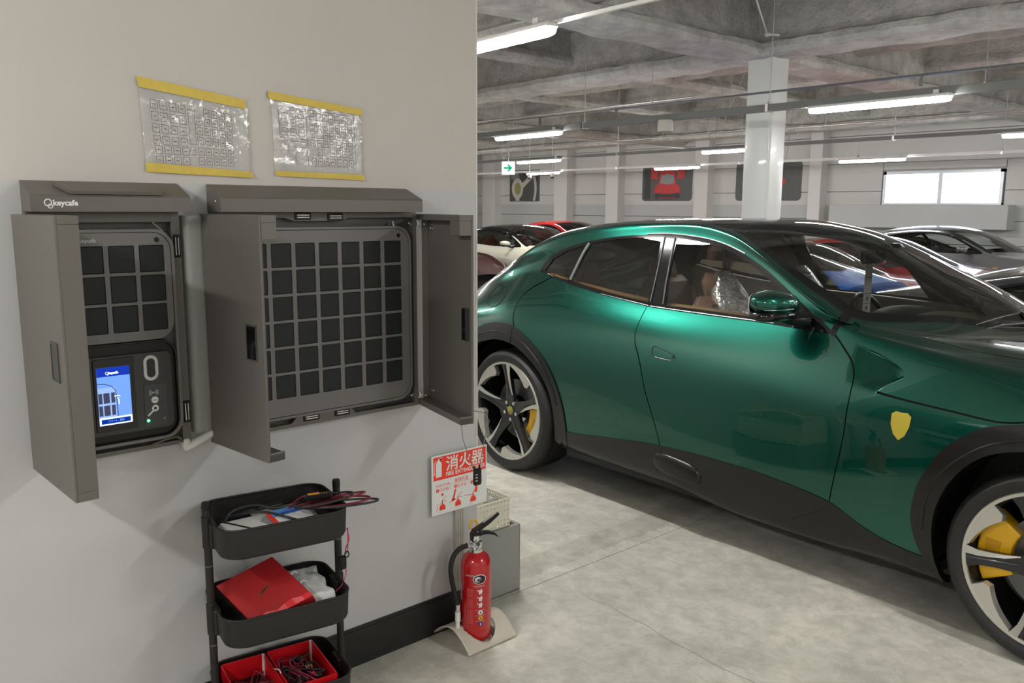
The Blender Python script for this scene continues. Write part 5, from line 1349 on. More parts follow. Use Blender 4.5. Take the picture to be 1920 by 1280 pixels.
# ---------------------------------------------------------------- green four-door
GV = .99
def rw(*p): return list(p)
rowsG = [
 [(-1.03,.30,.34),(-.6,.12,.25),(0,.10,.24),(1.5,.10,.21),(2.5,.10,.19),(3.4,.12,.19),(3.95,.5,.22)],
 [(-1.03,.26,.42),(-.6,.08,.29),(0,.06,.28),(.7,.058,.265),(1.2,.055,.275),(1.7,.065,.215),(2.4,.066,.215),(2.6,.07,.20),(3.4,.08,.22),(3.95,.48,.25)],
 [(-1.03,.22,.52),(-.6,.05,.40),(0,.044,.36),(.5,.045,.354),(.77,.042,.383),(1.2,.037,.43),(1.5,.036,.44),(1.75,.036,.438),(1.95,.038,.422),(2.16,.041,.394),(2.3,.045,.33),(2.45,.05,.287),(2.6,.05,.275),(3.4,.06,.30),(3.95,.46,.32)],
 [(-1.03,.20,.64),(-.6,.04,.58),(-.2,.015,.57),(.4,.022,.56),(1.1,.032,.57),(1.8,.032,.57),(2.4,.022,.53),(3.0,.01,.52),(3.5,.06,.48),(3.95,.45,.42)],
 [(-1.03,.21,.77),(-.7,.10,.76),(-.3,.01,.76),(.1,-.005,.76),(.45,.008,.75),(1.1,.03,.75),(1.8,.035,.74),(2.4,.022,.73),(3.0,.0,.74),(3.5,.06,.68),(3.95,.46,.52)],
 [(-1.03,.26,.88),(-.7,.16,.92),(-.4,.07,.96),(0,.045,.985),(.4,.056,.985),(1.0,.072,.965),(1.4,.071,.94),(1.8,.060,.908),(2.2,.055,.878),(2.6,.042,.88),(3.05,.03,.91),(3.5,.10,.83),(3.95,.48,.62)],
 [(-1.03,.45,.98),(-.7,.30,1.06),(-.45,.22,1.11),(-.2,.205,1.165),(.04,.225,1.225),(.3,.205,1.205),(.6,.195,1.17),(1.0,.186,1.136),(1.3,.183,1.127),(1.7,.18,1.122),(2.06,.172,1.11),(2.3,.16,1.075),(2.6,.13,1.04),(3.02,.115,1.015),(3.4,.17,.95),(3.7,.30,.86),(3.95,.55,.68)],
 [(-1.03,.55,1.02),(-.7,.38,1.12),(-.5,.30,1.17),(-.25,.265,1.25),(.04,.268,1.31),(.3,.262,1.32),(.7,.275,1.325),(1.1,.28,1.32),(1.5,.262,1.285),(1.8,.232,1.215),(1.97,.21,1.165),(2.1,.205,1.135),(2.3,.21,1.11),(2.6,.20,1.08),(3.02,.21,1.055),(3.4,.28,.98),(3.7,.40,.88),(3.95,.6,.70)],
 [(-1.03,.62,1.04),(-.7,.44,1.15),(-.45,.36,1.23),(-.25,.32,1.32),(0,.315,1.395),(.2,.322,1.44),(.4,.335,1.475),(.7,.367,1.512),(1.0,.378,1.52),(1.2,.37,1.508),(1.35,.352,1.482),(1.5,.325,1.435),(1.65,.295,1.372),(1.8,.262,1.29),(1.93,.235,1.215),(2.06,.225,1.16),(2.3,.27,1.135),(2.6,.29,1.105),(3.02,.33,1.075),(3.4,.38,1.0),(3.7,.5,.9),(3.95,.66,.72)],
 [(-1.03,.70,1.06),(-.7,.52,1.18),(-.5,.43,1.25),(-.3,.395,1.34),(-.1,.385,1.435),(.1,.39,1.50),(.4,.41,1.548),(.7,.43,1.57),(1.1,.425,1.574),(1.33,.405,1.541),(1.55,.345,1.455),(1.7,.31,1.373),(1.85,.285,1.293),(1.97,.270,1.235),(2.08,.262,1.178),(2.25,.36,1.145),(2.6,.42,1.115),(3.02,.5,1.085),(3.4,.55,1.01),(3.7,.62,.91),(3.95,.75,.74)],
 [(-1.03,.82,1.07),(-.7,.72,1.20),(-.5,.68,1.30),(-.3,.68,1.41),(0,.68,1.51),(.3,.68,1.562),(.7,.68,1.587),(1.1,.68,1.594),(1.35,.67,1.578),(1.67,.66,1.512),(1.8,.66,1.468),(2.0,.65,1.385),(2.15,.65,1.317),(2.29,.65,1.262),(2.43,.66,1.195),(2.56,.68,1.118),(2.62,.68,1.10),(2.8,.70,1.08),(3.02,.72,1.06),(3.4,.75,.985),(3.7,.8,.91),(3.95,.86,.76)],
 [(-1.03,.99,1.07),(-.85,.99,1.13),(-.65,.99,1.25),(-.5,.99,1.36),(-.3,.99,1.45),(-.1,.99,1.512),(.16,.99,1.562),(.64,.99,1.586),(1.23,.99,1.597),(1.43,.99,1.592),(1.67,.99,1.556),(1.8,.99,1.52),(2.0,.99,1.433),(2.15,.99,1.362),(2.29,.99,1.303),(2.43,.99,1.236),(2.56,.99,1.155),(2.64,.99,1.10),(2.8,.99,1.078),(3.02,.99,1.055),(3.4,.99,.985),(3.7,.99,.92),(3.95,.99,.76)]]
BG = Body(rowsG, GV, .035)
car = thing('green_car', 'dark metallic green four-door car with yellow brake calipers parked nose to the right', 'car', (-3.85281, 3.34302, 0), R(-1.4015))
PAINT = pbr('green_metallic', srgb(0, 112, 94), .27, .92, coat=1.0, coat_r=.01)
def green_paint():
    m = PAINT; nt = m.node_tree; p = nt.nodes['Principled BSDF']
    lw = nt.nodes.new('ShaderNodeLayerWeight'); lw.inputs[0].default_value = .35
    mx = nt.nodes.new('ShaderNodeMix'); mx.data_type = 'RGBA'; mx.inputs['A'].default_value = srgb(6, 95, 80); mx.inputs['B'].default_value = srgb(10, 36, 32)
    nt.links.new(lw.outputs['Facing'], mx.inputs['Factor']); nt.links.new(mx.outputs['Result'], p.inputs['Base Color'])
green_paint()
def UZ(P, b=BG, lo=1, hi=9): return [(u, b.tz(u, z, lo, hi)*TS) for u, z in P]
dlo = [(.030,1.262),(.086,1.345),(.209,1.407),(.369,1.45),(.6,1.487),(.80,1.502),(.97,1.507),(1.19,1.492),(1.343,1.465),(1.476,1.424),(1.618,1.36),(1.77,1.272),(1.91,1.19),(2.04,1.122),(2.03,1.104),(1.9,1.108),(1.569,1.12),(1.211,1.124),(.984,1.127),(.592,1.166),(.32,1.202),(.104,1.243)]
archR = [(0+.515*cos(R(a)), .3865+.512*sin(R(a))) for a in range(-14, 195, 6)]
archR = [(-.52,.30),(-.545,.45),(-.53,.60),(-.48,.71),(-.40,.82),(-.289,.893),(-.15,.93),(0,.935),(.11,.908),(.225,.855),(.342,.77),(.425,.664),(.475,.535),(.498,.412),(.498,.25),(.40,.02*10)]
archRi = [(-.415,.20),(-.455,.40),(-.44,.55),(-.40,.66),(-.335,.75),(-.252,.80),(-.137,.826),(-.02,.832),(.105,.81),(.214,.755),(.31,.68),(.371,.588),(.397,.485),(.405,.37),(.400,.20)]
archF = [(2.63,.20),(2.575,.27),(2.534,.352),(2.518,.44),(2.528,.53),(2.552,.61),(2.61,.72),(2.685,.80),(2.77,.855),(2.89,.888),(3.02,.898),(3.15,.885),(3.28,.84),(3.39,.76),(3.47,.65),(3.51,.52),(3.50,.38),(3.45,.2)]
archFi = [(2.66,.18),(2.615,.28),(2.602,.40),(2.614,.50),(2.65,.60),(2.71,.69),(2.79,.757),(2.90,.795),(3.02,.805),(3.14,.79),(3.26,.745),(3.35,.67),(3.41,.56),(3.43,.43),(3.42,.30),(3.38,.18)]
def arch_loop(P, b):
    Q = smooth2(P, False, 3); Q = [(u, max(b.tz(u, max(z, .0), .0, 9), 0.02)*TS) for u, z in Q]
    # close under the body along t=0.02
    return [(Q[0][0], .02*TS)]+[q for q in Q if q[1] > .03*TS]+[(Q[-1][0], .02*TS)]
LG = {}
LG['dlo'] = UZ(smooth2(dlo, True, 3))
LG['ar'] = arch_loop(archR, BG); LG['ari'] = arch_loop(archRi, BG); LG['af'] = arch_loop(archF, BG); LG['afi'] = arch_loop(archFi, BG)
# side glass panes (inset from the black surround)
LG['g1'] = UZ([(.075,1.262),(.12,1.335),(.215,1.388),(.36,1.428),(.315,1.222),(.2,1.235)])
LG['g2'] = UZ([(.395,1.437),(.6,1.472),(.8,1.487),(.905,1.490),(.925,1.40),(.95,1.28),(.968,1.145),(.8,1.160),(.6,1.184),(.35,1.218)])
LG['g3'] = UZ([(1.012,1.490),(1.19,1.474),(1.335,1.447),(1.465,1.405),(1.60,1.343),(1.66,1.305),(1.70,1.24),(1.76,1.135),(1.569,1.137),(1.3,1.141),(1.09,1.143),(1.055,1.25),(1.03,1.38)])
cowl = smooth2([(2.085, 9.0), (2.16, 9.02), (2.30, 9.25), (2.44, 9.6), (2.545, 10.1), (2.60, 10.5), (2.63, 11)], False, 4)
ws_out = [(1.34, 11), (1.335, 10.4), (1.30, 9.7), (1.25, 9.0)]+[(u, 9.0) for u in np.arange(1.35, 2.06, .08)]+cowl
LG['ws'] = [(u, t*TS) for u, t in ws_out]
LG['strip'] = [(2.042, BG.tz(2.042, 1.118)*TS), (2.052, 7.5*TS), (2.050, 8.3*TS), (2.045, 9.01*TS), (2.088, 9.01*TS), (2.08, 8.3*TS), (2.078, 7.5*TS), (2.07, BG.tz(2.07, 1.095)*TS), (2.05, BG.tz(2.05, 1.10)*TS)]
ws_in = [(1.40, 11), (1.395, 10.3), (1.375, 9.45), (1.40, 9.18)]+[(u, 9.17+.03*(u-1.4)) for u in np.arange(1.48, 2.06, .08)]+[(2.13, 9.22), (2.285, 9.43), (2.415, 9.76), (2.51, 10.18), (2.57, 10.55), (2.6, 11)]
LG['wsi'] = [(u, t*TS) for u, t in ws_in]
LG['roof'] = [(u, t*TS) for u, t in [(1.332, 11), (1.327, 10.4), (1.292, 9.7), (1.242, 9.0)]+[(u, 9.0) for u in np.arange(1.15, -.3, -.1)]+[(-.32, 9.3), (-.34, 11)]]
LG['rearglass'] = [(u, t*TS) for u, t in [(-.42, 11), (-.42, 9.6), (-.5, 9.35), (-.68, 9.6), (-.74, 11)]]
seamR = [(.17,1.232),(.10,1.19),(.055,1.165),(.015,1.128),(-.006,1.08),(-.004,1.03),(.02,.97),(.05,.925),(.09,.86)]
seamM = [(.975,1.14),(.972,1.08),(.978,1.0),(1.0,.94),(1.04,.88),(1.075,.80),(1.105,.71),(1.143,.62),(1.176,.54),(1.205,.46),(1.22,.40)]
seamF = [(2.045,1.118),(2.085,1.09),(2.128,1.054),(2.176,1.01),(2.203,.959),(2.213,.894),(2.216,.79),(2.207,.66),(2.18,.50),(2.158,.38)]
seamFen = [(2.324,.905),(2.40,.898),(2.50,.892),(2.638,.886),(2.80,.880),(2.9,.90)]
lines = []
SEAM = {}
for nm, P in (('R', seamR), ('M', seamM), ('F', seamF), ('N', seamFen)):
    Q = UZ(smooth2(P, False, 3)); SEAM[nm] = Q
    lines += [offset_line(Q, .0024), offset_line(Q, -.0024)]
hoodL = [(2.17, 8.6), (2.3, 8.1), (2.5, 7.75), (2.8, 7.65), (3.2, 7.7), (3.6, 8.0), (3.8, 8.6)]
Q = [(u, t*TS) for u, t in smooth2(hoodL, False, 4)]; SEAM['H'] = Q; lines += [offset_line(Q, .0022), offset_line(Q, -.0022)]
sillL = [(u, 2.0*TS) for u in np.arange(-.98, 3.9, .05)]; lines.append(sillL)
lines.append([(2.02, 6.2*TS), (2.02, 9.0*TS)]); lines.append([(2.165, 8.6*TS), (2.165, 9.06*TS)])
# boomerang air outlet behind the front wheel: the fender surface flies over a recess
tri_e = [(2.075,1.112),(2.16,1.09),(2.238,1.066),(2.32,1.04),(2.375,1.018),(2.405,1.0),(2.415,.985),(2.41,.972),(2.39,.958),(2.36,.937),(2.325,.907)]
TE = smooth2(tri_e, False, 2)
def disp_g(u, v, z):
    d = np.zeros_like(u)
    m = (u > 2.03) & (u < 2.46) & (z > .86) & (z < 1.14)
    if m.any():
        uu = u[m]; zz = z[m]; E1 = np.array(TE); dist = np.full(len(uu), 9.0)
        for i in range(len(E1)-1):
            a, b = E1[i], E1[i+1]; ab = b-a; t_ = np.clip(((uu-a[0])*ab[0]+(zz-a[1])*ab[1])/(ab@ab), 0, 1)
            dist = np.minimum(dist, np.hypot(uu-a[0]-ab[0]*t_, zz-a[1]-ab[1]*t_))
        ins = pip(uu, zz, TE+[(2.26,.87),(2.10,.90),(2.05,1.0)])
        st = lambda x: x*x*(3-2*x)
        amt = .050*st(np.clip((uu-2.16)/.22, 0, 1))*st(np.clip(dist/.010, 0, 1))*st(np.clip((zz-.895)/.07, 0, 1))
        d[m] = np.where(ins, amt, 0)
    return d
vent_o = UZ(TE); 
LG['vent1'] = UZ(smooth2([(2.19,1.045),(2.30,1.025),(2.37,1.003),(2.392,.985),(2.385,.967),(2.35,.945),(2.33,.93),(2.29,.94),(2.22,.99)], True, 3)); lines += [vent_o, offset_line(vent_o, -.010), offset_line(vent_o, -.005)]
BG.disp = disp_g
SK = Skin(BG, [LG[k] for k in ('dlo', 'strip', 'vent1', 'ar', 'ari', 'af', 'afi', 'g1', 'g2', 'g3', 'ws', 'wsi', 'roof', 'rearglass')], lines, .022, .18)
cu, ct, cz = SK.cu, SK.ct, SK.cz
inp = {k: pip(cu, ct*TS, LG[k]) for k in LG}
def near_line(Q, w):
    Q = np.array([(p[0], p[1]) for p in Q]); p = np.stack([cu, ct*TS], 1); d = np.full(len(cu), 9.0)
    for i in range(len(Q)-1):
        a, b = Q[i], Q[i+1]; ab = b-a; t_ = np.clip(((p-a)@ab)/(ab@ab+1e-12), 0, 1); d = np.minimum(d, np.hypot(*(p-a-ab*t_[:, None]).T))
    return d < w
gap = np.zeros(len(cu), bool)
for nm in SEAM: gap |= near_line(SEAM[nm], .0022)
hole = inp['ari'] | inp['afi']
cladR = inp['ar'] & ~inp['ari']; cladF = inp['af'] & ~inp['afi']
arch = hole | cladR | cladF
sill = (ct < 2.0) & ~arch
glass = inp['g1'] | inp['g2'] | inp['g3']
trim = (inp['dlo'] | inp['strip']) & ~glass & ~inp['ws']
wsg = inp['wsi']; wsf = inp['ws'] & ~wsg; roofm = inp['roof'] & ~inp['ws']; rg = inp['rearglass']
paint = ~(arch | sill | inp['dlo'] | inp['strip'] | inp['ws'] | roofm | rg | gap)
def seam_u(Q, ct):
    Q = np.array(sorted([(p[1]/TS, p[0]) for p in Q])); return np.interp(ct, Q[:, 0], Q[:, 1])
uR, uM, uF = [seam_u(SEAM[k], ct) for k in 'RMF']
tN = np.interp(cu, [p[0] for p in SEAM['N']], [p[1]/TS for p in SEAM['N']])
tH = np.interp(cu, [p[0] for p in SEAM['H']], [p[1]/TS for p in SEAM['H']], left=9, right=9)
low = ct < 7.2
rdoor = paint & (cu > uR) & (cu < uM) & (cz < 1.3) & (ct < 6.9) & (cu > -.006)
fdoor = paint & (cu >= uM) & (cu < uF) & (ct < 6.9)
front = paint & ~rdoor & ~fdoor & (cu > 2.04)
uF2 = np.where(ct > 6.3, 2.03, uF)
front = paint & ~rdoor & ~fdoor & (((ct > 6.4) & (cu > 2.02)) | ((ct <= 6.4) & (cu > uF)))
hood = front & (ct > tH) & (cu > 2.165)
fend = front & ~hood
rest = paint & ~(rdoor | fdoor | front)
def SO(name, mask, mat, off=0, lip=.012, both=False, parent=car, flat=False):
    d = SK.lift(mask, off, lip, flat)
    if both: return skin_obj(name, d, mat, parent, both=True, vc=GV)
    a = skin_obj(name, d, mat, parent); b = skin_obj(name, d, mat, parent, mirror=True, vc=GV); b_ = b
    return a
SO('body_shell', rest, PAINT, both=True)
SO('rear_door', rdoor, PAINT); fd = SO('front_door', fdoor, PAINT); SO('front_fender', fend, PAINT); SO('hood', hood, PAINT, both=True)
SO('roof_panel', roofm, M['blackgloss'], both=True, off=.0)
SO('windscreen', wsg, M['glass'], both=True, lip=0); SO('windscreen_frit', wsf, M['blackgloss'], both=True, lip=.006)
SO('rear_window', rg, M['glassdark'], both=True, lip=0)
SO('window_surround', trim, M['blackgloss'], off=.001, lip=.014)
for k in ('g1', 'g2', 'g3'): SO({'g1': 'quarter_window', 'g2': 'rear_window', 'g3': 'front_window'}[k], inp[k], M['glassdark' if k != 'g3' else 'glass'], off=-.004, lip=0, flat=(k != 'g1'))
SO('rear_arch_cladding', cladR, M['clad'], off=.007, lip=.03); SO('front_arch_cladding', cladF, M['clad'], off=.007, lip=.03)
SO('sill_cladding', sill & (cu > .45) & (cu < 2.66), M['clad'], off=.004, lip=.02)
SO('bumper_lower', sill & ((cu < -.5) | (cu > 3.45)), M['clad'], off=.002, lip=.02)
def ridge(P, nm):
    for mi in (False, True):
        pts = [on_body(u, z, .0085) for u, z in smooth2(P, False, 4)]
        if mi: pts = [Vector((p.x, 2*GV-p.y, p.z)) for p in pts]
        obj(nm, MB().tube(pts, .0035, 6), M['clad'], car, smooth=80, local=True)
# dark backing behind the panel gaps
def ribbon(Q, w=.02, inn=.010):
    a = offset_line(Q, w); b = offset_line(Q, -w); A = np.array(a); B_ = np.array(b); mid = np.array([(p[0], p[1]) for p in Q])
    out = []
    for X_ in (A, mid, B_):
        uu = np.clip(X_[:, 0], BG.u0, BG.u1); tt = np.clip(X_[:, 1]/TS, 0, 11); P = BG.P(uu, tt)-BG.N(uu, tt)*inn; out.append(P)
    return out
for mir in (False, True):
    for nm, Q in SEAM.items():
        mb = MB(); A, Mi, B_ = ribbon(Q); o = len(mb.v); n = len(A)
        for X_ in (A, Mi, B_):
            for p in X_: mb.v.append((p[0], 2*GV-p[1] if mir else p[1], p[2]))
        for k in range(2):
            for i in range(n-1): mb.f.append((o+k*n+i, o+k*n+i+1, o+(k+1)*n+i+1, o+(k+1)*n+i))
        obj('gap_backing', mb, M['gap'], car, local=True)
# tail and nose closure
def endcap(b, u, name, mat, parent, vc, inset=.0):
    T = np.linspace(0, 11, 30); P = b.P(np.full(30, u), T); pts = [tuple(p) for p in P]+[(p[0], 2*vc-p[1], p[2]) for p in P[::-1][1:]]
    mb = MB(); mb.v = pts+[(pts[0][0], vc, (pts[0][2]+pts[15][2])/2)]; n = len(pts)
    mb.f = [(i, (i+1) % n, n) for i in range(n)]
    return obj(name, mb, mat, parent, local=True)
endcap(BG, BG.u0, 'tail_panel', PAINT, car, GV); endcap(BG, BG.u1, 'nose_panel', M['blackgloss'], car, GV)
obj('tail_lamp', MB().box((-1.035, GV, .93), (.02, 1.3, .04), 0, .006), pbr('tail_lamp_red', (.35, .01, .01, 1), .15), car, local=True)
# wheel wells, underbody
for cx_, wd in ((0, .44), (3.018, .42)):
    for far in (False, True):
        A = np.linspace(R(-15), R(195), 24); mb = MB(); r0 = .47 if cx_ == 0 else .445
        for y in (.045, .42):
            for a in A: mb.v.append((cx_+r0*cos(a), 2*GV-y if far else y, .37+r0*sin(a)))
        n = len(A)
        for i in range(n-1): mb.f.append((i, i+1, n+i+1, n+i))
        mb.f.append(tuple(n+i for i in range(n)))
        obj('wheel_well', mb, M['rimblack'], car, smooth=40, local=True)
obj('underbody', MB().bx(.45, 2.6, .10, 1.88, .19, .24).bx(-.95, -.45, .3, 1.68, .28, .36).bx(-.45, 3.45, .45, 1.53, .21, .27).bx(3.45, 3.9, .4, 1.58, .22, .28), M['rimblack'], car, local=True)
w1 = wheel(car, 'gr', 0, .0, .3865, .312, .31, 21); brake(w1, -42, 12)
w2 = wheel(car, 'gf', 3.018, .013, .3685, .297, .255, 41, steer=R(-1.3)); brake(w2, 143, 207)
wheel(car, 'gr', 0, 2*GV, .3865, .312, .31, 60, far=True); wheel(car, 'gf', 3.018, 2*GV-.013, .3685, .297, .255, 10, far=True)
# door handle, fuel flap, badge, mirror
def on_body(u, z, off=0, b=BG):
    t_ = b.tz(u, z, 1, 9); P = b.P(np.array([u]), np.array([t_]))[0]; N = b.N(np.array([u]), np.array([t_]))[0]; return Vector(P)+Vector(N)*off
def groove(name, pts, r, mat, parent, closed=True, off=.0008, b=BG):
    return obj(name, MB().tube([on_body(u, z, off, b) for u, z in pts], r, 5, closed=closed), mat, parent, smooth=80, local=True)
hp = [(1.125,.938),(1.16,.936),(1.25,.917),(1.272,.910),(1.272,.896),(1.25,.886),(1.15,.891),(1.128,.898)]
groove('handle_outline', smooth2(hp, True, 3), .0016, M['gap'], car)
fan = MB(); c0 = on_body(1.19, .913, .004); pr0 = [on_body(u, z, .003) for u, z in [(a+(1.19-a)*.1, b+(.913-b)*.1) for a, b in smooth2(hp, True, 3)]]
fan.v = [tuple(p) for p in pr0]+[tuple(c0)]; fan.f = [(i, (i+1) % len(pr0), len(pr0)) for i in range(len(pr0))]
obj('door_handle', fan, PAINT, car, smooth=80, local=True)
groove('handle_highlight', [(1.15,.889),(1.2,.8865),(1.25,.8845),(1.272,.894)], .001, M['chrome'], car, closed=False, off=.002)
groove('fuel_flap', [(-.27+.098*cos(a)-.01*sin(a), 1.083+.068*sin(a)) for a in np.linspace(0, 2*pi, 30, endpoint=False)], .0018, M['gap'], car)
sh = [(-.042,.04),(-.025,.052),(0,.05),(.025,.052),(.042,.04),(.040,.0),(.025,-.038),(0,-.06),(-.025,-.038),(-.040,.0)]
fan = MB(); fan.v = [tuple(on_body(2.447+a*.95, .796+b, .003)) for a, b in sh]+[tuple(on_body(2.447, .796, .005))]; fan.f = [(i, (i+1) % 10, 10) for i in range(10)]
obj('shield_badge', fan, pbr('badge_yellow', srgb(196, 176, 60), .4), car, local=True, smooth=80)
obj('window_strip', MB().tube([on_body(u, z, .004) for u, z in smooth2([(.62,1.163),(.8,1.146),(.98,1.130)], False, 5)], .003, 6), M['chrome'], car, smooth=80, local=True)
obj('window_strip', MB().tube([on_body(u, z, .004) for u, z in smooth2([(1.0,1.128),(1.2,1.124),(1.5,1.121),(1.75,1.119)], False, 5)], .003, 6), M['chrome'], car, smooth=80, local=True)
obj('window_strip', MB().tube([on_body(u, z, .003) for u, z in smooth2([(.80,1.506),(.97,1.511),(1.19,1.496),(1.343,1.469),(1.476,1.428)], False, 5)], .0035, 6), M['machined'], car, smooth=80, local=True)
# mirror
def door_mirror(parent, u, v, z, sc, mat, vdoor, side=1):
    """side=1 near door, -1 far door; the cap looks forward"""
    m = Matrix.Rotation(R(-10*side), 3, 'Z')
    g = MB(); n, k = 28, 14
    for i in range(k+1):
        th = pi*i/k
        for j in range(n):
            a = 2*pi*j/n; x, y, zz = sin(th)*cos(a), sin(th)*sin(a), cos(th)
            sg = lambda q, p: math.copysign(abs(q)**p, q)
            X = .075*sg(x, .85) if x > 0 else -.045*abs(x)**.3; Y = .128*sg(y, .8); Z = .056*sg(zz, .85)
            tap = 1-.22*(-y*.5+.5)*0+(.12*y); Z *= 1-.30*max(0, -y)**1.5; X *= 1-.35*max(0, -y)**2; Z += -.012*y
            q = m @ Vector((X, Y*side, Z)); g.v.append((u+q.x*sc, v+q.y*sc, z+q.z*sc))
    for i in range(k):
        for j in range(n):
            f = (i*n+j, (i+1)*n+j, (i+1)*n+(j+1) % n, i*n+(j+1) % n); g.f.append(f if side > 0 else f[::-1])
    o = obj('door_mirror', g, mat, parent, smooth=80, local=True)
    b = MB(); b.ell((u-.004, v+.012*side, z-.048*sc), (.072*sc, .12*sc, .030*sc), 22, 8, Matrix.Rotation(R(-10*side), 3, 'Z').to_4x4(), .8)
    dv = vdoor-v
    b.tube([(u+.01, v+dv*.25, z-.055*sc), (u+.03, v+dv*.6, z-.07*sc), (u+.07, v+dv*.98, z-.072*sc)], [.026*sc, .030*sc, .034*sc], 10)
    obj('mirror_base', b, M['blackgloss'], o, smooth=80, local=True)
    gl = MB().prism(rrect(.2*sc, .085*sc, .03*sc, 5), lambda a, b_, h: tuple(Vector((u, v, z))+Vector(m @ Vector((-.047+h, a*side/1.0, b_)))), -.004, 0)
    obj('mirror_glass', gl, M['chrome'], o, local=True)
    return o
mo = door_mirror(car, 1.852, .015, 1.232, 1.05, PAINT, .185)
obj('mirror_seam', MB().tube([(1.852+.083*cos(a)*1.0, .015+.128*sin(a), 1.214) for a in np.linspace(-1.2, 1.2, 14)], .002, 5), M['chrome'], mo, smooth=80, local=True)
door_mirror(car, 1.852, 2*GV-.015, 1.232, 1.05, PAINT, 2*GV-.185, -1)
# quarter divider bar and pillar strips, sail panel
def bodybar(name, P, r, mat): return obj(name, MB().tube([on_body(u, z, .003) for u, z in P], r, 6), mat, car, smooth=80, local=True)
bodybar('divider_bar', [(.392, 1.44), (.37, 1.38), (.352, 1.30), (.338, 1.222)], .010, pbr('pillar_grey', srgb(98, 104, 100), .35))
bodybar('pillar_strip', [(.928, 1.492), (.945, 1.40), (.965, 1.28), (.985, 1.15)], .0045, pbr('pillar_strip', srgb(84, 88, 85), .4))
bodybar('pillar_strip', [(1.0, 1.49), (1.02, 1.38), (1.045, 1.25), (1.075, 1.145)], .005, pbr('pillar_strip2', srgb(80, 84, 80), .4))
# interior
def LB(): return MB()
obj('cabin_floor', LB().bx(-.35, 2.3, .20, 1.78, .30, .34), M['darkin'], car, local=True)
obj('parcel_shelf', LB().bx(-.55, .12, .36, 1.62, .98, 1.02), M['darkin'], car, local=True)
for far in (False, True):
    y = lambda v: 2*GV-v if far else v
    mb = MB(); Q = [(.12,1.235),(.32,1.195),(.6,1.162),(1.0,1.128),(1.5,1.118),(1.95,1.10),(2.05,1.08)]
    for u, z in Q:
        v = .245
        for dv, zz in ((0, z), (.06, z+.004), (.075, z-.03), (.085, .75), (.085, .34)): mb.v.append((u, y(v+dv), zz))
    for i in range(len(Q)-1):
        for j in range(4): mb.f.append((i*5+j, i*5+5+j, i*5+6+j, i*5+j+1))
    obj('door_card', mb, M['taupe' if far else 'brown'], car, smooth=40, local=True)
    st = MB(); Q2 = Q
    for u, z in Q2: st.v += [(u, y(.225), z+.012), (u, y(.30), z+.016), (u, y(.30), z-.02)]
    for i in range(len(Q2)-1):
        for j in range(2): st.f.append((i*3+j, i*3+3+j, i*3+4+j, i*3+j+1))
    obj('door_top_trim', st, M['taupe' if far else 'tan'], car, local=True)
def seat(u, v, wrap=False, mat=M['brown']):
    g = MB().box((u+.02, v, .55), (.52, .5, .18), 0, .06)
    m = Matrix.Rotation(R(-17), 4, 'Y')
    g.box((u-.28, v, .88), (.15, .48, .62), 0, .06, m)
    g.box((u-.28, v-.22, .85), (.2, .08, .5), 0, .035, m).box((u-.28, v+.22, .85), (.2, .08, .5), 0, .035, m)
    g.box((u-.375, v, 1.22), (.10, .26, .17), 0, .045, m)
    s = obj('seat', g, mat, car, smooth=40, local=True)
    if wrap:
        c = MB()
        for i in range(15):
            for j in range(13):
                a = 2*pi*j/12; t_ = i/14; rr = (.05+.20*t_**.8)
                nz = mn.noise(Vector((a*3, t_*5, u)))*.04
                c.v.append((u-.36+.30*t_+(rr*.5+nz)*cos(a), v+(rr+nz)*sin(a), 1.31-.55*t_))
        for i in range(14):
            for j in range(12): c.f.append((i*13+j, i*13+j+1, (i+1)*13+j+1, (i+1)*13+j))
        obj('seat_wrap', c, M['cling'], s, smooth=180, local=True)
    return s
seat(1.50, .60, True); seat(1.50, 1.38, True); seat(.45, .60); seat(.45, 1.38)
dm = MB(); P = [(1.72, .86), (1.70, 1.0), (1.78, 1.07), (1.95, 1.09), (2.2, 1.065), (2.45, 1.06), (2.5, .9), (2.2, .6), (1.9, .6)]
dm.prism(P, lambda a, b, h: (a, h, b), .30, 1.68); obj('dashboard', dm, M['darkin'], car, smooth=30, local=True)
for v in (.62, 1.36):
    obj('dash_binnacle', MB().ell((1.83, v, 1.075), (.16, .26, .05), 20, 10), M['darkin'], car, smooth=80, local=True)
    obj('dash_trim', MB().ell((2.06, v, 1.076), (.22, .25, .034), 20, 8), M['tan' if v < 1 else 'taupe'], car, smooth=80, local=True)
obj('centre_console', MB().box((1.3, GV, .62), (1.9, .2, .4), 0, .05), M['brown'], car, smooth=40, local=True)
sw = MB(); m = Matrix.Rotation(R(-25), 4, 'Y'); c_ = Vector((1.62, 1.38, 1.0))
sw.tube([c_+(m @ Vector((0, .18*cos(a), .18*sin(a)))) for a in np.linspace(0, 2*pi, 28, endpoint=False)], .015, 8, closed=True)
for a in (0, pi, -pi/2): sw.tube([c_, c_+(m @ Vector((0, .17*cos(a), .17*sin(a))))], .016, 6)
sw.ell(c_, (.03, .06, .05), 12, 8)
obj('steering_wheel', sw, M['black'], car, smooth=60, local=True)
obj('rear_view_mirror', MB().box((1.80, GV, 1.405), (.03, .24, .07), 0, .02).cyl((1.82, GV, 1.43), (1.90, GV, 1.47), .012, 8).box((1.9, GV, 1.455), (.09, .10, .05), 0, .02), M['black'], car, smooth=40, local=True)
tg = obj('number_tag', MB().box((1.80, .955, 1.235), (.002, .042, .27), R(-30)), M['paper'], car, local=True)
tl = MB()
for z in (1.115, 1.165, 1.215, 1.30): tl.box((1.8025, .955, z), (.001, .036, .0025), R(-30))
for z in (1.14, 1.19):
    for k in (-1, 0, 1): tl.box((1.8025+.0005, .955+k*.009, z), (.001, .0045, .018), R(-30))
obj('tag_print', tl, M['ink'], tg, local=True)
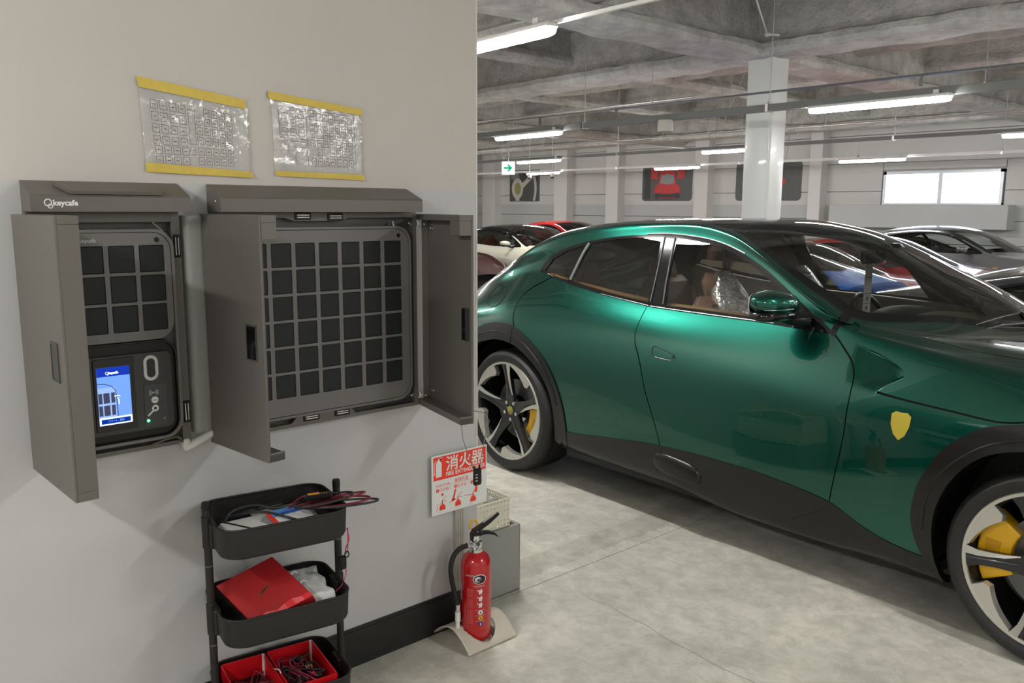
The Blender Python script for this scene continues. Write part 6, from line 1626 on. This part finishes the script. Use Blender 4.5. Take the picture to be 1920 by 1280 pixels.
# wipers
obj('wiper', MB().tube([(2.50, .62, 1.135), (2.52, .75, 1.145), (2.56, .90, 1.145), (2.60, 1.05, 1.14), (2.62, 1.25, 1.13)], [.010, .014, .016, .014, .012], 8).tube([(2.47, .60, 1.155), (2.49, .78, 1.172), (2.51, 1.0, 1.182), (2.52, 1.3, 1.186)], .007, 6), M['black'], car, smooth=60, local=True)
obj('wiper_arm', MB().tube([(2.60, .88, 1.12), (2.585, .93, 1.14), (2.52, .99, 1.184)], [.014, .012, .006], 8), M['black'], car, smooth=60, local=True)
# sill fin
obj('sill_fin', MB().ell((1.32, .045, .335), (.16, .022, .055), 20, 8, Matrix.Rotation(R(6), 4, 'Y'), .7), M['clad'], car, smooth=80, local=True)
for g_ in ((1.262, .43, .26), ):
    obj('sill_joint', MB().tube([on_body(1.222, .40, .005), on_body(1.20, .34, .005), on_body(1.19, .29, .005)], .002, 5), M['gap'], car, local=True)
    obj('sill_joint', MB().tube([on_body(2.158, .375, .005), on_body(2.1, .33, .005), on_body(1.98, .26, .005)], .002, 5), M['gap'], car, local=True)
ridge([(2.565, .40), (2.575, .52), (2.61, .62), (2.68, .71), (2.78, .79), (2.90, .835), (3.02, .848), (3.16, .83), (3.28, .78)], 'arch_ridge')
ridge([(-.45, .70), (-.38, .78), (-.27, .845), (-.13, .878), (0, .882), (.11, .86), (.22, .81), (.33, .72), (.405, .62), (.44, .50)], 'arch_ridge')
groove('arch_joint', [(.045, .915), (.05, .87), (.045, .825)], .0022, M['gap'], car, closed=False, off=.009)
# ---------------------------------------------------------------- low coupes behind
CV = .96
rowsC = [
 [(-.95,.35,.25),(-.4,.12,.16),(1.3,.1,.14),(3.1,.12,.14),(3.65,.6,.16)],
 [(-.95,.30,.32),(-.4,.06,.2),(1.3,.05,.18),(3.1,.1,.18),(3.65,.55,.18)],
 [(-.95,.26,.42),(-.4,.03,.32),(1.3,.04,.28),(3.1,.08,.28),(3.65,.5,.24)],
 [(-.95,.24,.54),(-.4,.02,.48),(1.3,.05,.44),(2.65,.01,.44),(3.1,.08,.40),(3.65,.48,.30)],
 [(-.95,.24,.68),(-.4,.0,.64),(.2,.0,.66),(1.3,.045,.62),(2.65,.0,.60),(3.1,.08,.54),(3.65,.48,.36)],
 [(-.95,.26,.79),(-.4,.05,.78),(.1,.04,.80),(1.2,.08,.76),(2.0,.07,.74),(2.65,.03,.72),(3.1,.11,.62),(3.65,.48,.41)],
 [(-.95,.32,.86),(-.4,.14,.90),(0,.12,.92),(.5,.15,.90),(1.0,.15,.87),(1.6,.14,.85),(2.0,.14,.83),(2.65,.08,.78),(3.1,.14,.67),(3.65,.5,.45)],
 [(-.95,.40,.90),(-.4,.24,.96),(0,.24,1.0),(.5,.25,1.02),(1.0,.24,1.02),(1.5,.22,.98),(1.8,.2,.91),(2.0,.2,.865),(2.65,.18,.81),(3.1,.24,.69),(3.65,.55,.47)],
 [(-.95,.46,.92),(-.4,.32,1.0),(0,.32,1.08),(.4,.34,1.15),(.8,.36,1.19),(1.1,.35,1.185),(1.4,.31,1.12),(1.7,.27,1.0),(1.95,.24,.89),(2.2,.28,.85),(2.65,.3,.815),(3.1,.34,.70),(3.65,.6,.48)],
 [(-.95,.52,.93),(-.4,.38,1.03),(0,.38,1.12),(.4,.40,1.19),(.8,.42,1.228),(1.1,.41,1.222),(1.4,.36,1.165),(1.7,.32,1.04),(1.95,.29,.915),(2.2,.38,.86),(2.65,.42,.82),(3.1,.45,.705),(3.65,.65,.49)],
 [(-.95,.66,.94),(-.4,.65,1.06),(0,.65,1.165),(.4,.65,1.235),(.8,.65,1.262),(1.1,.65,1.26),(1.4,.64,1.215),(1.7,.64,1.11),(1.95,.64,1.0),(2.15,.65,.92),(2.3,.66,.87),(2.65,.68,.83),(3.1,.7,.715),(3.65,.8,.50)],
 [(-.95,CV,.94),(-.4,CV,1.07),(0,CV,1.175),(.4,CV,1.243),(.8,CV,1.27),(1.1,CV,1.268),(1.4,CV,1.235),(1.7,CV,1.14),(1.95,CV,1.035),(2.15,CV,.95),(2.32,CV,.88),(2.65,CV,.84),(3.1,CV,.72),(3.65,CV,.51)]]
def glossy_paint(name, c, metal=0, rough=.25): return pbr(name, c, rough, metal, coat=1.0, coat_r=.02)
def coupe(label, x, y, rz, paint, roofmat, zs=1.0, group=None, seatmat=None, badge=False, glass=None, far=False):
    B = Body(rowsC, CV, .05, zs)
    cr = thing('parked_coupe', label, 'car', (x, y, 0), rz, group)
    z_ = lambda P: [(u, z*zs) for u, z in P]
    dl = smooth2(z_([(-.28,.955),(0,1.05),(.4,1.135),(.8,1.175),(1.1,1.17),(1.4,1.105),(1.65,1.0),(1.85,.90),(1.8,.875),(1.4,.875),(.9,.885),(.4,.915),(0,.935)]), True, 3)
    L = {'dlo': UZ(dl, B)}
    L['g1'] = UZ(z_([(-.20,.965),(0,1.03),(.30,1.105),(.42,.935),(.1,.945)]), B)
    L['g2'] = UZ(z_([(.36,1.115),(.8,1.158),(1.1,1.152),(1.39,1.09),(1.62,.99),(1.74,.91),(1.4,.892),(.9,.902),(.5,.925)]), B)
    for k, (c, rr) in {'a': (0, .40), 'b': (2.65, .385)}.items():
        L[k] = arch_loop([(c+rr*cos(R(a)), .34+rr*sin(R(a))) for a in range(-35, 216, 12)], B)
    L['ws'] = [(u, t_*TS) for u, t_ in [(1.36, 11), (1.34, 10), (1.2, 9.05)]+[(u, 9.0) for u in np.arange(1.3, 1.95, .1)]+[(1.98, 9.05), (2.15, 9.7), (2.27, 10.4), (2.31, 11)]]
    L['rf'] = [(u, t_*TS) for u, t_ in [(1.355, 11), (1.335, 10), (1.195, 9.05)]+[(u, 9.0) for u in np.arange(1.1, .1, -.1)]+[(.1, 9.3), (.08, 11)]]
    L['rw'] = [(u, t_*TS) for u, t_ in [(.05, 11), (.05, 9.6), (-.5, 9.6), (-.62, 11)]]
    s = Skin(B, list(L.values()), [], .065, .42)
    c, t_ = s.cu, s.ct; I = {k: pip(c, t_*TS, L[k]) for k in L}
    lowm = t_ < 1.4; rail = (t_ > 8.0) & (c < 1.98) & (c > -.3) & ~(I['dlo'] | I['ws'] | I['rw'] | I['rf']) & (roofmat is not paint)
    hole = I['a'] | I['b']; gl = I['g1'] | I['g2']; tr = I['dlo'] & ~gl
    pn = ~(rail | hole | I['dlo'] | I['ws'] | I['rw'] | I['rf'] | lowm)
    def S2(n, m_, mat, off=0, lip=.01):
        return skin_obj(n, s.lift(m_, off, lip), mat, cr, both=True, vc=CV)
    S2('body_shell', pn & (c < 1.9), paint); S2('front_body', pn & (c >= 1.9), paint); S2('roof_panel', I['rf'] | rail, roofmat)
    S2('windscreen', I['ws'], glass or M['glass'], lip=0); S2('rear_window', I['rw'], M['glassdark'], lip=0)
    for k in ('g1', 'g2'):
        for mi in (None, True): skin_obj('side_window', s.lift(I[k], -.003, 0), glass or M['glassdark'], cr, mirror=mi, vc=CV)
    
    for mi in (None, True): skin_obj('window_surround', s.lift(tr, .001, .01), M['blackgloss'], cr, mirror=mi, vc=CV)
    for mi in (None, True): skin_obj('sill', s.lift(lowm & ~hole, 0, .01), M['clad'], cr, mirror=mi, vc=CV)
    endcap(B, B.u0, 'tail_panel', paint, cr, CV); endcap(B, B.u1, 'nose_panel', M['blackgloss'], cr, CV)
    obj('underbody', MB().bx(.45, 2.2, .12, 1.8, .14, .2).bx(-.9, 3.5, .45, 1.47, .16, .5), M['rimblack'], cr, local=True)
    for v in (.52, 1.4):
        si = MB(); m = Matrix.Rotation(R(-22), 4, 'Y'); si.box((.95, v, .38), (.5, .46, .14), 0, .05).box((.66, v, .68*zs), (.14, .46, .6), 0, .05, m).box((.57, v, .98*zs), (.09, .24, .14), 0, .04, m)
        obj('seat', si, seatmat or M['darkin'], cr, smooth=40, local=True)
    obj('dashboard', MB().box((1.75, CV, .72*zs), (.6, 1.4, .28), 0, .08).bx(.1, 2.0, .25, 1.67, .2, .24), M['darkin'], cr, smooth=40, local=True)
    if not far:
        for u, dv in ((0, 0), (2.65, 0)):
            w = wheel(cr, 'cp', u, .01, .34, .265, .26, 20 if u else 50, detail=False); wheel(cr, 'cp', u, 2*CV-.01, .34, .265, .26, 30, far=True, detail=False)
    else:
        for u in (0, 2.65): wheel(cr, 'cp', u, .01, .34, .265, .26, 20, detail=False)
    for sd in (1, -1):
        v = .0 if sd > 0 else 2*CV; door_mirror(cr, 1.62, v, .945*zs, .85, paint, .17 if sd > 0 else 2*CV-.17, sd)
    def ob(u, z, off): return on_body(u, z, off, B)
    groove('door_seam', [(1.92, .80*zs), (1.93, .6*zs), (1.88, .35)], .0035, M['gap'], cr, closed=False, b=B)
    groove('door_seam', [(.42, .88*zs), (.36, .7*zs), (.5, .4)], .0035, M['gap'], cr, closed=False, b=B)
    if badge: obj('shield_badge', MB().box(ob(2.12, .66*zs, .004), (.07, .006, .085), 0, .002), pbr('badge_gold', srgb(200, 180, 70), .4), cr, local=True)
    for v in (.22, 2*CV-.22): obj('headlamp', MB().ell((3.12, v, .60*zs), (.2, .07, .03), 14, 6, Matrix.Rotation(R(14), 4, 'Y')), M['glassdark'], cr, smooth=80, local=True)
    for v in (.55, 2*CV-.55): obj('tail_lamp', MB().box((-.955, v, .78*zs), (.02, .22, .06), 0, .01), pbr('tail_red', (.4, .01, .01, 1), .2), cr, local=True)
    return cr
white_p = glossy_paint('paint_cream', srgb(222, 220, 200)); red_p = glossy_paint('paint_red', srgb(190, 22, 20)); dred = glossy_paint('paint_dark_red', srgb(150, 22, 30), .3)
silver = glossy_paint('paint_silver', srgb(118, 119, 122), .5, .3); blue_p = glossy_paint('paint_blue', srgb(20, 96, 190), .3); black_p = glossy_paint('paint_black', (.01, .01, .012, 1)); maroon = glossy_paint('paint_maroon', srgb(66, 18, 28), .2)
redin = pbr('red_leather', srgb(120, 40, 40), .6)
G = 'low sports coupes parked in rows behind the green car'
coupe('cream white coupe with black roof and red seats, behind the green car tail', -13.6, 10.35, 0, white_p, M['blackgloss'], 1.04, G, redin, glass=M['glass'])
coupe('red coupe whose roof shows farthest back above the green car', -15.9, 13.9, 0, red_p, red_p, 1.06, G)
coupe('silver grey coupe with small yellow badge parked by the window wall', -6.95, 14.3, 0, silver, black_p, 1.09, G, badge=True, glass=M['glass'])
coupe('dark red coupe between the silver coupe and the green car windscreen', -6.9, 11.35, 0, dred, dred, 1.0, G, glass=M['glass'])
coupe('bright red coupe seen through the windscreen of the green car', -6.95, 9.1, 0, red_p, red_p, .98, G, glass=M['glass'])
coupe('black coupe cut off by the right edge of the picture', -2.3, 6.4, 0, black_p, black_p, 1.03, G, seatmat=M['tan'], glass=M['glass'])
coupe('blue coupe seen low through the windscreen of the green car', -4.3, 8.15, pi, blue_p, blue_p, 1.08, G)
coupe('maroon coupe peeping out at the wall edge, left of the green car tail', -14.9, 8.35, 0, maroon, black_p, .98, G)
# added board behind the car, standing in for a reflection in its front window
t = thing('reflection_board', 'added yellow and red board behind the green car, standing in for a reflection in its front window', 'board', (-3.95, 5.75, 0))
tm = Matrix.Rotation(R(-32), 4, 'X')
obj('yellow_panel', MB().box((-3.62, 5.74, 1.13), (.50, .02, .34), 0, .004, tm), pbr('board_yellow', (.95, .74, .02, 1), .4), t)
obj('red_panel', MB().box((-4.0, 5.74, 1.13), (.24, .02, .34), 0, .004, tm), pbr('board_red', (.6, .03, .03, 1), .4), t)
obj('board_leg', MB().box((-4.2, 5.76, .5), (.03, .03, 1.0)).box((-3.5, 5.76, .5), (.03, .03, 1.0)).box((-3.85, 5.76, .01), (.9, .4, .02)), M['steel'], t)
